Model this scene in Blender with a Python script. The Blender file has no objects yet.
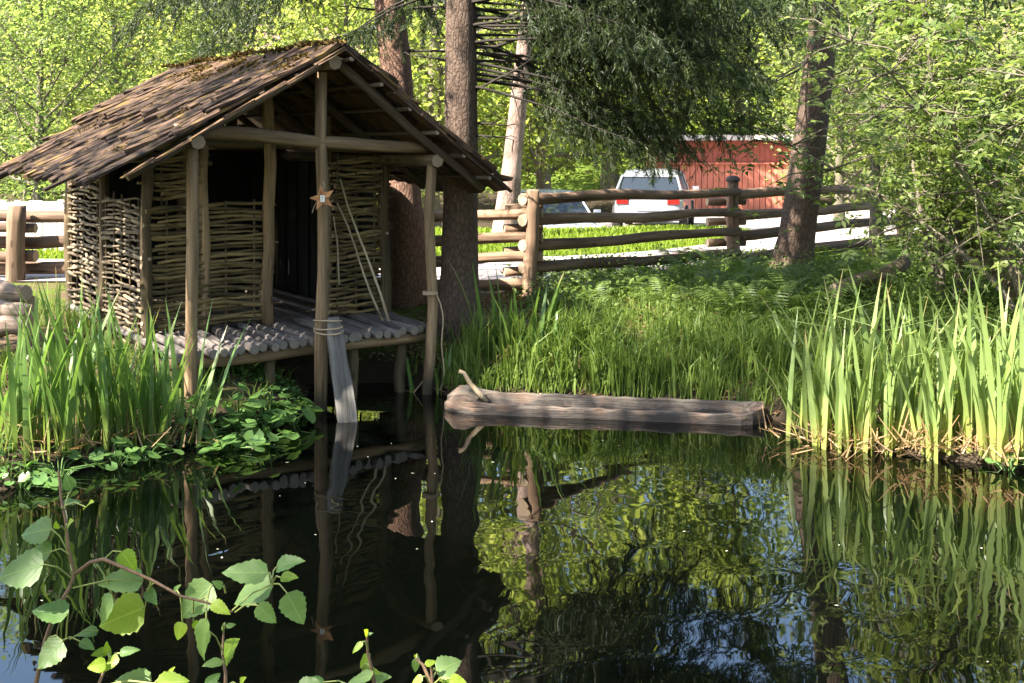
import bpy, math, random
import numpy as np
from mathutils import Vector, Matrix, Quaternion
from mathutils.geometry import delaunay_2d_cdt

scene = bpy.context.scene
COL = scene.collection
R = math.radians
PI = math.pi

# ------------------------------------------------------------------ camera, sky, sun, exposure
F, CX, HY, CH = 1150.0, 512.0, 142.0, 2.3      # focal px, centre px, horizon px, eye height over water
cam_d = bpy.data.cameras.new('camera')
cam = bpy.data.objects.new('camera', cam_d); COL.objects.link(cam)
cam.location = (0, 0, CH); cam.rotation_euler = (R(90), 0, 0)
cam_d.sensor_width = 36; cam_d.lens = F / 1024 * 36
cam_d.shift_y = -(341.5 - HY) / 1024
cam_d.clip_start = 0.05; cam_d.clip_end = 2000
scene.camera = cam

SUN_EL = R(47)
sun_h = Vector((-0.83, -0.55, 0)).normalized()
SUN = Vector((sun_h.x * math.cos(SUN_EL), sun_h.y * math.cos(SUN_EL), math.sin(SUN_EL)))
world = bpy.data.worlds.new('World'); scene.world = world; world.use_nodes = True
wn = world.node_tree.nodes; wl = world.node_tree.links
sky = wn.new('ShaderNodeTexSky'); sky.sky_type = 'NISHITA'; sky.sun_disc = False
sky.sun_elevation = SUN_EL; sky.sun_rotation = math.atan2(sun_h.x, sun_h.y)
sky.air_density = 1.0; sky.dust_density = 1.2; sky.ozone_density = 1.0
bg = wn['Background']; bg.inputs['Strength'].default_value = 0.095
wl.new(sky.outputs[0], bg.inputs[0])
sun_d = bpy.data.lights.new('sun', 'SUN'); sun_d.energy = 5.0; sun_d.angle = R(0.5); sun_d.color = (1, .93, .80)
sun_o = bpy.data.objects.new('sun', sun_d); COL.objects.link(sun_o)
sun_o.rotation_euler = SUN.to_track_quat('Z', 'Y').to_euler(); sun_o.location = (-10, 0, 20)
vs = scene.view_settings
vs.view_transform = 'Standard'; vs.look = 'None'; vs.gamma = 1; vs.use_curve_mapping = False
vs.exposure = 2.7
scene.render.engine = 'CYCLES'
cy = scene.cycles
cy.max_bounces = 7; cy.diffuse_bounces = 3; cy.glossy_bounces = 3; cy.transmission_bounces = 4
cy.transparent_max_bounces = 4; cy.use_denoising = True; cy.sample_clamp_indirect = 6
cy.caustics_reflective = False; cy.caustics_refractive = False


def at(px, py, Y):
    return Vector(((px - CX) / F * Y, Y, CH - (py - HY) * Y / F))

def xat(px, Y):
    return (px - CX) / F * Y

# ------------------------------------------------------------------ helpers
def tag(o, label=None, cat=None, group=None, kind=None):
    if label: o['label'] = label
    if cat: o['category'] = cat
    if group: o['group'] = group
    if kind: o['kind'] = kind
    return o

def thing(name, label, cat, loc=(0, 0, 0), rz=0.0, group=None):
    o = bpy.data.objects.new(name, None); COL.objects.link(o)
    o.location = loc; o.rotation_euler = (0, 0, rz); o.empty_display_size = .1
    return tag(o, label, cat, group)

def put(name, mesh, parent=None, loc=(0, 0, 0), rot=None, scale=None):
    o = bpy.data.objects.new(name, mesh); COL.objects.link(o)
    o.parent = parent; o.location = loc
    if rot is not None:
        o.rotation_mode = 'QUATERNION'; o.rotation_quaternion = rot
    if scale is not None: o.scale = scale
    return o

def mesh(name, verts, faces, mats=(), mi=None, smooth=False):
    me = bpy.data.meshes.new(name)
    me.from_pydata([tuple(v) for v in verts], [], [tuple(f) for f in faces])
    for m in mats: me.materials.append(m)
    if mi is not None: me.polygons.foreach_set('material_index', np.array(mi, dtype=np.int32))
    if smooth is not False:
        s = np.ones(len(faces), bool) if smooth is True else np.array(smooth, bool)
        me.polygons.foreach_set('use_smooth', s)
    me.update()
    return me

def quad_mesh(name, V, mats, mi=None, smooth=False):
    """V: (n,4,3) separate quads, built fast"""
    n = len(V)
    me = bpy.data.meshes.new(name)
    me.vertices.add(n * 4); me.loops.add(n * 4); me.polygons.add(n)
    me.vertices.foreach_set('co', np.asarray(V, np.float32).reshape(-1))
    me.loops.foreach_set('vertex_index', np.arange(n * 4, dtype=np.int32))
    me.polygons.foreach_set('loop_start', np.arange(0, n * 4, 4, dtype=np.int32))
    me.polygons.foreach_set('loop_total', np.full(n, 4, np.int32))
    for m in mats: me.materials.append(m)
    if mi is not None: me.polygons.foreach_set('material_index', np.asarray(mi, np.int32))
    if smooth: me.polygons.foreach_set('use_smooth', np.ones(n, bool))
    me.update(calc_edges=True); me.validate()
    return me

class MB:
    def __init__(self): self.v = []; self.f = []; self.m = []; self.s = []
    def add(self, verts, faces, mi=0, smooth=False):
        b = len(self.v)
        self.v.extend([tuple(v) for v in verts])
        for f in faces:
            self.f.append(tuple(i + b for i in f)); self.m.append(mi); self.s.append(smooth)
    def box(self, c, s, mi=0, rz=0.0, jit=0.0, rng=None):
        hx, hy, hz = s[0] / 2, s[1] / 2, s[2] / 2
        ca, sa = math.cos(rz), math.sin(rz)
        vs_ = []
        for dz in (-hz, hz):
            for dx, dy in ((-hx, -hy), (hx, -hy), (hx, hy), (-hx, hy)):
                j = (rng.uniform(-jit, jit, 3) if rng is not None and jit else (0, 0, 0))
                vs_.append((c[0] + dx * ca - dy * sa + j[0], c[1] + dx * sa + dy * ca + j[1], c[2] + dz + j[2]))
        self.add(vs_, [(3, 2, 1, 0), (4, 5, 6, 7), (0, 1, 5, 4), (1, 2, 6, 5), (2, 3, 7, 6), (3, 0, 4, 7)], mi)
    def tube(self, pts, rad, sides=6, mi=0, cap=None, wob=0.0, rng=None):
        pts = [Vector(p) for p in pts]; n = len(pts)
        if not hasattr(rad, '__len__'): rad = [rad] * n
        t0 = (pts[1] - pts[0]).normalized()
        ref = Vector((0, 0, 1)) if abs(t0.z) < .9 else Vector((1, 0, 0))
        a = t0.cross(ref).normalized()
        vs_ = []
        for i, p in enumerate(pts):
            t = (pts[min(i + 1, n - 1)] - pts[max(i - 1, 0)])
            t = t.normalized() if t.length > 1e-9 else t0
            a = (a - t * a.dot(t)).normalized(); b = t.cross(a)
            for k in range(sides):
                an = 2 * PI * k / sides
                r = rad[i] * (1 + (rng.uniform(-wob, wob) if rng is not None and wob else 0))
                vs_.append(p + a * (math.cos(an) * r) + b * (math.sin(an) * r))
        fs = []
        for i in range(n - 1):
            for k in range(sides):
                k2 = (k + 1) % sides
                fs.append((i * sides + k, i * sides + k2, (i + 1) * sides + k2, (i + 1) * sides + k))
        self.add(vs_, fs, mi, True)
        if cap is not None:
            b = len(self.v) - len(vs_)
            self.f.append(tuple(b + k for k in reversed(range(sides)))); self.m.append(cap); self.s.append(False)
            self.f.append(tuple(b + (n - 1) * sides + k for k in range(sides))); self.m.append(cap); self.s.append(False)
    def mesh(self, name, mats): return mesh(name, self.v, self.f, mats, self.m, self.s)
    def build(self, name, mats, parent=None, loc=(0, 0, 0), rot=None):
        return put(name, self.mesh(name, mats), parent, loc, rot)

# ------------------------------------------------------------------ materials
class NT:
    def __init__(self, name):
        self.m = bpy.data.materials.new(name); self.m.use_nodes = True
        self.t = self.m.node_tree; self.n = self.t.nodes; self.l = self.t.links
        self.p = self.n['Principled BSDF']; self.out = self.n['Material Output']
    def node(self, ty, **kw):
        x = self.n.new(ty)
        for k, v in kw.items():
            if k.startswith('_'): setattr(x, k[1:], v)
        return x
    def link(self, a, b): self.l.new(a, b)
    def noise(self, vec, scale, detail=4, rough=.55):
        x = self.n.new('ShaderNodeTexNoise'); x.inputs['Scale'].default_value = scale
        x.inputs['Detail'].default_value = detail; x.inputs['Roughness'].default_value = rough
        if vec is not None: self.link(vec, x.inputs['Vector'])
        return x.outputs['Fac']
    def ramp(self, fac, stops, interp='LINEAR'):
        x = self.n.new('ShaderNodeValToRGB'); cr = x.color_ramp; cr.interpolation = interp
        while len(cr.elements) < len(stops): cr.elements.new(.5)
        for e, (p, c) in zip(cr.elements, stops):
            e.position = p; e.color = (c[0], c[1], c[2], 1) if hasattr(c, '__len__') else (c, c, c, 1)
        self.link(fac, x.inputs[0]); return x.outputs[0]
    def mix(self, fac, a, b, mode='MIX'):
        x = self.n.new('ShaderNodeMix'); x.data_type = 'RGBA'; x.blend_type = mode
        for i, v in ((0, fac), (6, a), (7, b)):
            if hasattr(v, 'links'): self.link(v, x.inputs[i])
            elif hasattr(v, '__len__'): x.inputs[i].default_value = (v[0], v[1], v[2], 1)
            else: x.inputs[i].default_value = v
        return x.outputs[2]
    def math(self, op, a, b=None):
        x = self.n.new('ShaderNodeMath'); x.operation = op
        for i, v in ((0, a), (1, b)):
            if v is None: continue
            if hasattr(v, 'links'): self.link(v, x.inputs[i])
            else: x.inputs[i].default_value = v
        return x.outputs[0]
    def mapping(self, vec, scale=(1, 1, 1), loc=None):
        x = self.n.new('ShaderNodeMapping'); x.inputs['Scale'].default_value = scale
        self.link(vec, x.inputs['Vector'])
        if loc is not None: self.link(loc, x.inputs['Location'])
        return x.outputs[0]
    def bump(self, h, strength=.5, dist=.02, normal=None):
        x = self.n.new('ShaderNodeBump'); x.inputs['Strength'].default_value = strength
        x.inputs['Distance'].default_value = dist; self.link(h, x.inputs['Height'])
        if normal is not None: self.link(normal, x.inputs['Normal'])
        return x.outputs[0]

def objcoord(t):
    tc = t.node('ShaderNodeTexCoord'); oi = t.node('ShaderNodeObjectInfo')
    add = t.node('ShaderNodeVectorMath'); add.operation = 'ADD'
    sc = t.node('ShaderNodeVectorMath'); sc.operation = 'SCALE'
    comb = t.node('ShaderNodeCombineXYZ')
    for i in range(3): t.link(oi.outputs['Random'], comb.inputs[i])
    t.link(comb.outputs[0], sc.inputs[0]); sc.inputs['Scale'].default_value = 37.0
    t.link(tc.outputs['Object'], add.inputs[0]); t.link(sc.outputs[0], add.inputs[1])
    return add.outputs[0], oi.outputs['Random'], tc

def wood(name, c0, c1, c2=None, vary=.35, gscale=(28, 28, 2.0), rough=.85, bump=.6, bd=.012, moss=None, wet=None):
    """grain runs along the object's local Z"""
    t = NT(name)
    v, rnd, tc = objcoord(t)
    g = t.noise(t.mapping(v, gscale), 1.0, 6, .62)
    big = t.noise(t.mapping(v, (11, 11, .9)), 1.0, 4, .6)
    col = t.ramp(g, [(.28, c0), (.62, c1)] + ([(.8, c2)] if c2 else []))
    col = t.mix(t.ramp(big, [(.40, 0), (.66, .75)]), col, (c0[0] * .55, c0[1] * .55, c0[2] * .55))
    ck = t.noise(t.mapping(v, (gscale[0] * 1.5, gscale[1] * 1.5, .8)), 1.0, 2, .5)
    col = t.mix(t.ramp(ck, [(.30, .85), (.37, 0)]), col, tuple(x * .3 for x in c0))
    kn = t.node('ShaderNodeTexVoronoi'); kn.inputs['Scale'].default_value = 1.0; t.link(t.mapping(v, (7, 7, 2.6)), kn.inputs['Vector'])
    col = t.mix(t.ramp(kn.outputs['Distance'], [(.09, .8), (.16, 0)]), col, tuple(x * .45 for x in c0))
    if wet is not None:
        sz = t.node('ShaderNodeSeparateXYZ'); t.link(tc.outputs['Object'], sz.inputs[0])
        wz = t.math('ADD', sz.outputs[2], t.math('MULTIPLY', t.math('SUBTRACT', big, .5), .5))
        col = t.mix(t.ramp(t.math('DIVIDE', wz, 2.0), [(wet / 2, .85), (wet / 2 + .10, 0)]), col, (.028, .026, .016))
    if moss:
        ms = t.noise(v, 9, 4)
        col = t.mix(t.ramp(ms, [(.52, 0), (.66, moss[3])]), col, moss[:3])
    k = t.ramp(rnd, [(0, 1 - vary), (1, 1 + vary)])
    k = t.math('ADD', t.math('MULTIPLY', rnd, 2 * vary), 1 - vary)
    mul = t.node('ShaderNodeVectorMath'); mul.operation = 'SCALE'
    t.link(col, mul.inputs[0]); t.link(k, mul.inputs['Scale'])
    t.link(mul.outputs[0], t.p.inputs['Base Color'])
    t.p.inputs['Roughness'].default_value = rough
    t.p.inputs['Specular IOR Level'].default_value = .25
    t.link(t.bump(g, bump, bd), t.p.inputs['Normal'])
    return t.m

def bark(name, c0, c1, zs=3.0, s=16, bd=.03, pale=None):
    t = NT(name)
    v, rnd, tc = objcoord(t)
    vo = t.node('ShaderNodeTexVoronoi'); vo.feature = 'DISTANCE_TO_EDGE'
    warp = t.noise(v, 7, 3)
    mp = t.mapping(v, (s * 1.7, s * 1.7, zs * 3.0))
    ad = t.node('ShaderNodeVectorMath'); ad.operation = 'ADD'
    t.link(mp, ad.inputs[0]); t.link(warp, ad.inputs[1])
    t.link(ad.outputs[0], vo.inputs['Vector']); vo.inputs['Scale'].default_value = 1.0
    fine = t.noise(v, 45, 5, .7); big = t.noise(v, 2.5, 3)
    edge = t.ramp(vo.outputs['Distance'], [(0, 0), (.22, 1)])
    h = t.math('ADD', t.math('MULTIPLY', edge, .3), t.math('MULTIPLY', fine, .9))
    col = t.mix(t.ramp(edge, [(0, .35), (1, 1)]), tuple(x * .6 for x in c0), t.mix(t.ramp(fine, [(.3, 0), (.7, 1)]), c0, c1))
    if pale: col = t.mix(t.ramp(big, [(.42, 0), (.62, .8)]), col, pale)
    t.link(col, t.p.inputs['Base Color'])
    t.p.inputs['Roughness'].default_value = .9; t.p.inputs['Specular IOR Level'].default_value = .2
    t.link(t.bump(h, .9, bd), t.p.inputs['Normal'])
    return t.m

def leafmat(name, cols, trans=.45, rough=.5, tcol=1.6, spec=.35, big=1.2, base=None, tip=None):
    """cols: ramp colours picked by island / clump"""
    t = NT(name)
    ge = t.node('ShaderNodeNewGeometry'); tc = t.node('ShaderNodeTexCoord'); oi = t.node('ShaderNodeObjectInfo')
    clump = t.noise(tc.outputs['Object'], big, 2)
    f = t.math('ADD', t.math('MULTIPLY', ge.outputs['Random Per Island'], .55),
               t.math('ADD', t.math('MULTIPLY', clump, .75), t.math('MULTIPLY', oi.outputs['Random'], .25)))
    f = t.math('SUBTRACT', f, .27)
    n = len(cols)
    col = t.ramp(f, [(i / (n - 1), c) for i, c in enumerate(cols)])
    if base:      # blades: paler yellow foot, dry tip on some
        sz = t.node('ShaderNodeSeparateXYZ'); t.link(tc.outputs['Object'], sz.inputs[0])
        col = t.mix(t.ramp(sz.outputs[2], [(.08, .85), (.34, 0)]), col, base)
        dry = t.math('MULTIPLY', t.ramp(sz.outputs[2], [(.82, 0), (.93, 1)]), t.ramp(oi.outputs['Random'], [(.62, 0), (.7, .9)]))
        col = t.mix(dry, col, tip)
    t.link(col, t.p.inputs['Base Color'])
    t.p.inputs['Roughness'].default_value = rough; t.p.inputs['Specular IOR Level'].default_value = spec
    tr = t.node('ShaderNodeBsdfTranslucent')
    tcx = t.mix(1.0, col, (tcol * 1.05, tcol, tcol * .72), 'MULTIPLY')
    t.link(tcx, tr.inputs['Color'])
    mx = t.node('ShaderNodeMixShader'); mx.inputs[0].default_value = trans
    t.link(t.p.outputs[0], mx.inputs[1]); t.link(tr.outputs[0], mx.inputs[2])
    t.link(mx.outputs[0], t.out.inputs['Surface'])
    return t.m

def plain(name, c, rough=.6, metal=0.0, spec=.4, noise_amt=.0, scale=8, coat=0.0):
    t = NT(name)
    if noise_amt:
        tc = t.node('ShaderNodeTexCoord')
        f = t.noise(tc.outputs['Object'], scale, 4)
        col = t.mix(f, tuple(x * (1 - noise_amt) for x in c), tuple(x * (1 + noise_amt) for x in c))
        t.link(col, t.p.inputs['Base Color'])
    else:
        t.p.inputs['Base Color'].default_value = (*c, 1)
    t.p.inputs['Roughness'].default_value = rough; t.p.inputs['Metallic'].default_value = metal
    t.p.inputs['Specular IOR Level'].default_value = spec
    t.p.inputs['Coat Weight'].default_value = coat
    return t.m

M = {}
M['post'] = wood('peeled_pole_wood', (.14, .09, .05), (.28, .185, .105), (.36, .26, .165), vary=.22, gscale=(34, 34, 1.6), bump=.8)
M['post_wet'] = wood('peeled_pole_with_dark_waterline', (.14, .09, .05), (.28, .185, .105), (.36, .26, .165), vary=.15, gscale=(34, 34, 1.6), bump=.8, wet=.60)
M['log_end'] = plain('log_end_grain', (.27, .20, .14), .9, noise_amt=.35, scale=40)
M['deck'] = wood('weathered_deck_poles', (.06, .05, .044), (.155, .132, .12), (.24, .21, .195), vary=.3, gscale=(30, 30, 2.2))
M['withy'] = wood('woven_hazel_rods', (.07, .048, .02), (.20, .145, .066), (.32, .25, .125), vary=.5, gscale=(30, 30, 3), bd=.006)
M['withy_pale'] = wood('weathered_lit_hazel_rods', (.09, .062, .038), (.27, .205, .135), (.42, .34, .25), vary=.5, gscale=(30, 30, 3), bd=.006)  # paler rod copy: weathering, plus missing sunlight put into the colour
M['lining'] = wood('shade_black_lining_boards', (.006, .006, .006), (.014, .013, .013), vary=.2)  # near-black: the unlit room's shade is put into the board colour
M['dark_end'] = plain('weathered_end_grain', (.17, .14, .115), .9, noise_amt=.5, scale=50)
M['stake'] = wood('wattle_stakes', (.06, .042, .024), (.14, .10, .055), vary=.3)
M['shingle'] = wood('split_roof_boards', (.024, .014, .009), (.115, .066, .040), (.25, .165, .115), vary=.65, gscale=(60, 60, 1.3), bump=1.0, bd=.03, moss=(.12, .075, .018, .8))
M['batten'] = wood('roof_battens', (.05, .036, .026), (.12, .09, .066), vary=.3)
M['board'] = wood('silver_driftwood', (.07, .064, .058), (.18, .165, .15), (.27, .25, .235), vary=.05, gscale=(20, 20, 1.0), bump=1, bd=.02)
M['rail'] = wood('fence_rail_wood', (.095, .058, .038), (.24, .155, .10), (.35, .25, .18), vary=.3, gscale=(20, 20, 1.4))
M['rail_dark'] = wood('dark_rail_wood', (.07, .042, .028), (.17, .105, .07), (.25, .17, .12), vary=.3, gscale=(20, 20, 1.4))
M['boat'] = wood('old_boat_wood', (.13, .105, .09), (.29, .235, .20), (.38, .32, .28), vary=.0, gscale=(16, 16, 1.3), bump=.9, bd=.02)
M['slab'] = wood('split_log_wood', (.09, .062, .046), (.23, .175, .14), vary=.3)
M['stick'] = wood('bare_stick_wood', (.22, .16, .10), (.42, .33, .22), vary=.2)
M['rope'] = plain('hemp_rope', (.33, .25, .16), .95, noise_amt=.4, scale=90)
M['spruce_bark'] = bark('spruce_bark', (.075, .05, .037), (.165, .115, .088), 3.2, 15, .03)
M['red_bark'] = bark('reddish_spruce_bark', (.13, .072, .05), (.27, .165, .12), 3.2, 15, .03)
M['pale_bark'] = bark('pale_birch_bark', (.12, .078, .062), (.29, .20, .17), 2.0, 9, .015, pale=(.31, .22, .19))
M['tree_bark'] = bark('grey_tree_bark', (.10, .085, .06), (.22, .19, .14), 4, 22, .015)
M['twig'] = plain('dead_twig_bark', (.020, .015, .011), .9, noise_amt=.4, scale=30)
M['moss_log'] = wood('mossy_fallen_log', (.09, .07, .045), (.20, .15, .10), vary=.2, moss=(.07, .085, .018, .8))
M['needle'] = leafmat('spruce_needles', [(.009, .015, .005), (.020, .034, .009), (.036, .055, .014), (.062, .082, .020)], .3, .5, 1.3, big=1.6)
M['needle_far'] = leafmat('far_conifer_needles', [(.02, .04, .015), (.04, .07, .022), (.07, .10, .03)], .3, .5, 1.4)
M['leaf_light'] = leafmat('light_green_leaves', [(.045, .08, .018), (.085, .13, .032), (.135, .18, .055), (.21, .245, .10)], .55, .45, 2.3)
M['leaf_yellow'] = leafmat('sunlit_yellow_green_leaves', [(.07, .10, .018), (.13, .17, .032), (.20, .235, .06), (.29, .31, .11)], .6, .5, 2.3)
M['leaf_pale'] = leafmat('pale_grey_green_leaves', [(.05, .085, .03), (.10, .14, .05), (.16, .20, .08), (.24, .28, .14)], .5, .45, 2.0)
M['leaf_elder'] = leafmat('elder_leaves', [(.03, .055, .012), (.07, .11, .022), (.12, .165, .04), (.20, .24, .10), (.30, .33, .18)], .45, .40, 1.8, spec=.5, big=1.6)
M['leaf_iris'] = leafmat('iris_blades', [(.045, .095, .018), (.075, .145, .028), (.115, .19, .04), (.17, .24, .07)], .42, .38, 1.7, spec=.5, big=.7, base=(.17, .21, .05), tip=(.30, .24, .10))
M['leaf_iris_pale'] = leafmat('sunlit_iris_blades', [(.08, .13, .03), (.14, .21, .055), (.22, .29, .10), (.32, .38, .17)], .42, .36, 1.6, spec=.55, big=.7, base=(.30, .32, .08), tip=(.34, .27, .12))  # paler iris copy with the sunlight put into its colour
M['dry'] = leafmat('dry_brown_leaves', [(.16, .09, .04), (.30, .19, .10), (.42, .30, .18)], .3, .7, 1.3, spec=.1)
M['grass'] = leafmat('bank_grass', [(.04, .07, .012), (.08, .13, .022), (.13, .19, .036), (.20, .25, .065)], .42, .5, 1.6, big=.9)
M['fern'] = leafmat('fern_fronds', [(.055, .09, .02), (.10, .155, .034), (.16, .215, .055)], .45, .5, 1.5, big=.8)
M['marsh'] = leafmat('marsh_plant_leaves', [(.055, .12, .03), (.09, .175, .045), (.14, .23, .07)], .4, .35, 1.6, spec=.5)
M['moss'] = leafmat('roof_moss', [(.035, .03, .012), (.07, .055, .018), (.12, .075, .027), (.17, .095, .042)], .1, .95, 1.2, spec=.05, big=2)

# ------------------------------------------------------------------ terrain
def wpt(px, py):                # point on the water plane seen at px, py
    Y = F * CH / (py - HY); return (xat(px, Y), Y)
POND = [wpt(0, 492), wpt(70, 470), wpt(150, 452), wpt(215, 440), wpt(285, 425), (-1.75, 9.9), (-1.95, 10.9), (-1.2, 11.0), (-.75, 10.7),
        wpt(450, 399), wpt(560, 400), wpt(700, 407), wpt(785, 423), wpt(812, 441), wpt(920, 456), wpt(1024, 470),
        (4.7, 7.3), (5.6, 5.0), (5.0, 2.6), (2.0, 1.9), (-2.0, 2.1), (-4.4, 3.4), (-5.3, 5.4), (-4.9, 7.0), (-4.2, 7.5)]
PA = np.array(POND); PB = np.roll(PA, -1, 0)

def inside(x, y, poly):
    x = np.asarray(x, float); y = np.asarray(y, float); r = np.zeros(x.shape, bool)
    A = np.array(poly); B = np.roll(A, -1, 0)
    for (x1, y1), (x2, y2) in zip(A, B):
        c = ((y1 > y) != (y2 > y)); 
        with np.errstate(divide='ignore', invalid='ignore'):
            xi = (x2 - x1) * (y - y1) / (y2 - y1 + 1e-12) + x1
        r ^= c & (x < xi)
    return r

def sdist(x, y):
    x = np.asarray(x, float); y = np.asarray(y, float)
    d = np.full(x.shape, 1e9)
    for a, b in zip(PA, PB):
        ab = b - a; L = ab @ ab
        t = np.clip(((x - a[0]) * ab[0] + (y - a[1]) * ab[1]) / L, 0, 1)
        d = np.minimum(d, np.hypot(x - a[0] - t * ab[0], y - a[1] - t * ab[1]))
    return np.where(inside(x, y, POND), -d, d)

def sm(e0, e1, x):
    t = np.clip((x - e0) / (e1 - e0), 0, 1); return t * t * (3 - 2 * t)

def ground(x, y):
    x = np.asarray(x, float); y = np.asarray(y, float)
    d = sdist(x, y)
    bank = np.where(d < 0, np.maximum(-.7, d * .8 - .03), .03 + .57 * (1 - np.exp(-d / .75)))
    bank = np.where(d > 0, np.minimum(bank, .62), bank)
    n = (np.sin(x * 3.1 + 1.3 * np.sin(y * 2.3)) * np.sin(y * 2.7 + 1.7) + .6 * np.sin(x * 6.3 + y * 5.1)) * .03
    n = n * sm(.1, 1.0, d) * (1 - sm(12.5, 14.0, y))
    fall = -(.50 + .62 * sm(3.4, .4, x)) * sm(21.5, 29.5, y)
    hill = np.maximum(0, y - 44) * .17 + np.maximum(0, -x - 14) * .04 * sm(20, 40, y)
    hill = np.minimum(hill, 15)
    return bank + n + fall + hill + sm(1.8, .0, y) * .1

def gz(x, y): return float(ground(np.array([x]), np.array([y]))[0])

xs = np.concatenate([np.linspace(-150, -30, 14), np.linspace(-27, -10, 14), np.arange(-9.6, 9.61, .16), np.linspace(10.2, 27, 20), np.linspace(30, 150, 14)])
ys = np.concatenate([np.linspace(-60, -6, 10), np.linspace(-4, 0.5, 9), np.arange(.8, 17, .16), np.arange(17.2, 46, .6), np.linspace(47, 110, 24), np.linspace(116, 190, 10)])
GX, GY = np.meshgrid(xs, ys)
GZ = ground(GX, GY)
nv, nu = GX.shape
tv = np.stack([GX, GY, GZ], -1).reshape(-1, 3)
tf = [(j * nu + i, j * nu + i + 1, (j + 1) * nu + i + 1, (j + 1) * nu + i) for j in range(nv - 1) for i in range(nu - 1)]

t = NT('bank_soil_and_grass')
tc = t.node('ShaderNodeTexCoord')
oc = tc.outputs['Object']
n1 = t.noise(oc, 1.1, 4); n2 = t.noise(oc, 9, 5, .65); n3 = t.noise(oc, 60, 4, .7)
soil = t.ramp(n2, [(.3, (.045, .03, .02)), (.55, (.12, .08, .05)), (.75, (.22, .15, .10))])
green = t.ramp(n3, [(.3, (.035, .055, .010)), (.55, (.085, .125, .016)), (.75, (.15, .19, .03))])
sep = t.node('ShaderNodeSeparateXYZ'); t.link(oc, sep.inputs[0])
far = t.math('MULTIPLY', t.math('SUBTRACT', sep.outputs[1], 14.0), .25)
far.node.use_clamp = True
cover = t.math('ADD', t.math('MULTIPLY', n1, 1.0), t.math('MULTIPLY', far, .5))
gcol = t.mix(t.ramp(cover, [(.42, 0), (.58, 1)]), soil, green)
mud = t.math('ADD', sep.outputs[2], t.math('MULTIPLY', t.math('SUBTRACT', n2, .5), .35))
gcol = t.mix(t.ramp(mud, [(.16, 1), (.32, 0)]), gcol, t.mix(n3, (.022, .017, .012), (.075, .055, .036)))
t.link(gcol, t.p.inputs['Base Color'])
t.p.inputs['Roughness'].default_value = .95; t.p.inputs['Specular IOR Level'].default_value = .1
t.link(t.bump(n3, .8, .03), t.p.inputs['Normal'])
g = put('ground', mesh('ground', tv, tf, [t.m], smooth=True)); tag(g, kind='structure')

# water sheet
t = NT('dark_pond_water')
tc = t.node('ShaderNodeTexCoord')
w1 = t.noise(t.mapping(tc.outputs['Object'], (1.0, .9, 1)), 5.0, .5, .5)
w2 = t.noise(t.mapping(tc.outputs['Object'], (1.0, 1.0, 1)), 2.0, .5, .5)
calm = t.ramp(t.noise(tc.outputs['Object'], .55, 2), [(.36, .25), (.62, 1)])
h = t.math('ADD', t.math('MULTIPLY', w1, .32), w2)
h = t.math('MULTIPLY', h, calm)
t.p.inputs['Base Color'].default_value = (.0006, .0009, .0006, 1)
t.p.inputs['Roughness'].default_value = .015; t.p.inputs['IOR'].default_value = 1.65
t.p.inputs['Specular IOR Level'].default_value = .5
t.link(t.bump(h, .19, .03), t.p.inputs['Normal'])
W = [(p[0], p[1], 0) for p in POND]
cxp, cyp = PA.mean(0)
Wv = [(cxp + (x - cxp) * 1.06, cyp + (y - cyp) * 1.06, 0.0) for x, y, _ in W]
cd = delaunay_2d_cdt([Vector((v[0], v[1])) for v in Wv], [], [list(range(len(Wv)))], 1, 1e-5)
wm = put('pond_water', mesh('pond_water', [(v.x, v.y, 0) for v in cd[0]], cd[2], [t.m], smooth=True)); tag(wm, kind='structure')

# road and parking area beyond the fence
ROAD = [(-30, 14.2), (-9, 13.9), (-2.5, 13.9), (.6, 13.55), (2.2, 15.2), (3.6, 17.4), (7.5, 21.2), (16, 27.5), (40, 34), (40, 41), (14, 38.5), (6, 36.6), (-3, 35),
        (-16, 34), (-16, 27.5), (-1, 27), (2.2, 25.6), (4.3, 23.3), (4.4, 21), (3.2, 18.9), (1.5, 17.3), (-.6, 16.6), (-4, 16.3), (-12, 16.9), (-30, 17.6)]
def smooth_poly(P, n=4):
    out = []; m = len(P)
    for i in range(m):
        p0, p1, p2, p3 = [np.array(P[(i + k) % m], float) for k in (-1, 0, 1, 2)]
        for j in range(n):
            u = j / n
            out.append(tuple(.5 * (2 * p1 + (p2 - p0) * u + (2 * p0 - 5 * p1 + 4 * p2 - p3) * u * u + (3 * p1 - p0 - 3 * p2 + p3) * u ** 3)))
    return out
RP = smooth_poly(ROAD)
gx, gy = np.meshgrid(np.arange(-29, 39, .7), np.arange(13.8, 41, .45))
ins = inside(gx, gy, RP)
pts = [Vector(p) for p in RP] + [Vector((float(a), float(b))) for a, b in zip(gx[ins], gy[ins])]
cd = delaunay_2d_cdt(pts, [], [list(range(len(RP)))], 1, 1e-4)
rz_ = ground(np.array([v.x for v in cd[0]]), np.array([v.y for v in cd[0]])) + .022
t = NT('pale_gravel_road')
tc = t.node('ShaderNodeTexCoord')
a = t.noise(tc.outputs['Object'], 1.2, 5); b = t.noise(tc.outputs['Object'], 45, 4, .7)
col = t.mix(t.ramp(b, [(.3, 0), (.7, 1)]), (.20, .165, .16), (.42, .36, .35))
col = t.mix(t.ramp(a, [(.45, 0), (.7, .5)]), col, (.17, .13, .11))
t.link(col, t.p.inputs['Base Color']); t.p.inputs['Roughness'].default_value = .9
t.link(t.bump(b, .5, .01), t.p.inputs['Normal'])
rd = put('gravel_road', mesh('gravel_road', [(v.x, v.y, z) for v, z in zip(cd[0], rz_)], cd[2], [t.m], smooth=True)); tag(rd, kind='structure')

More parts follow.
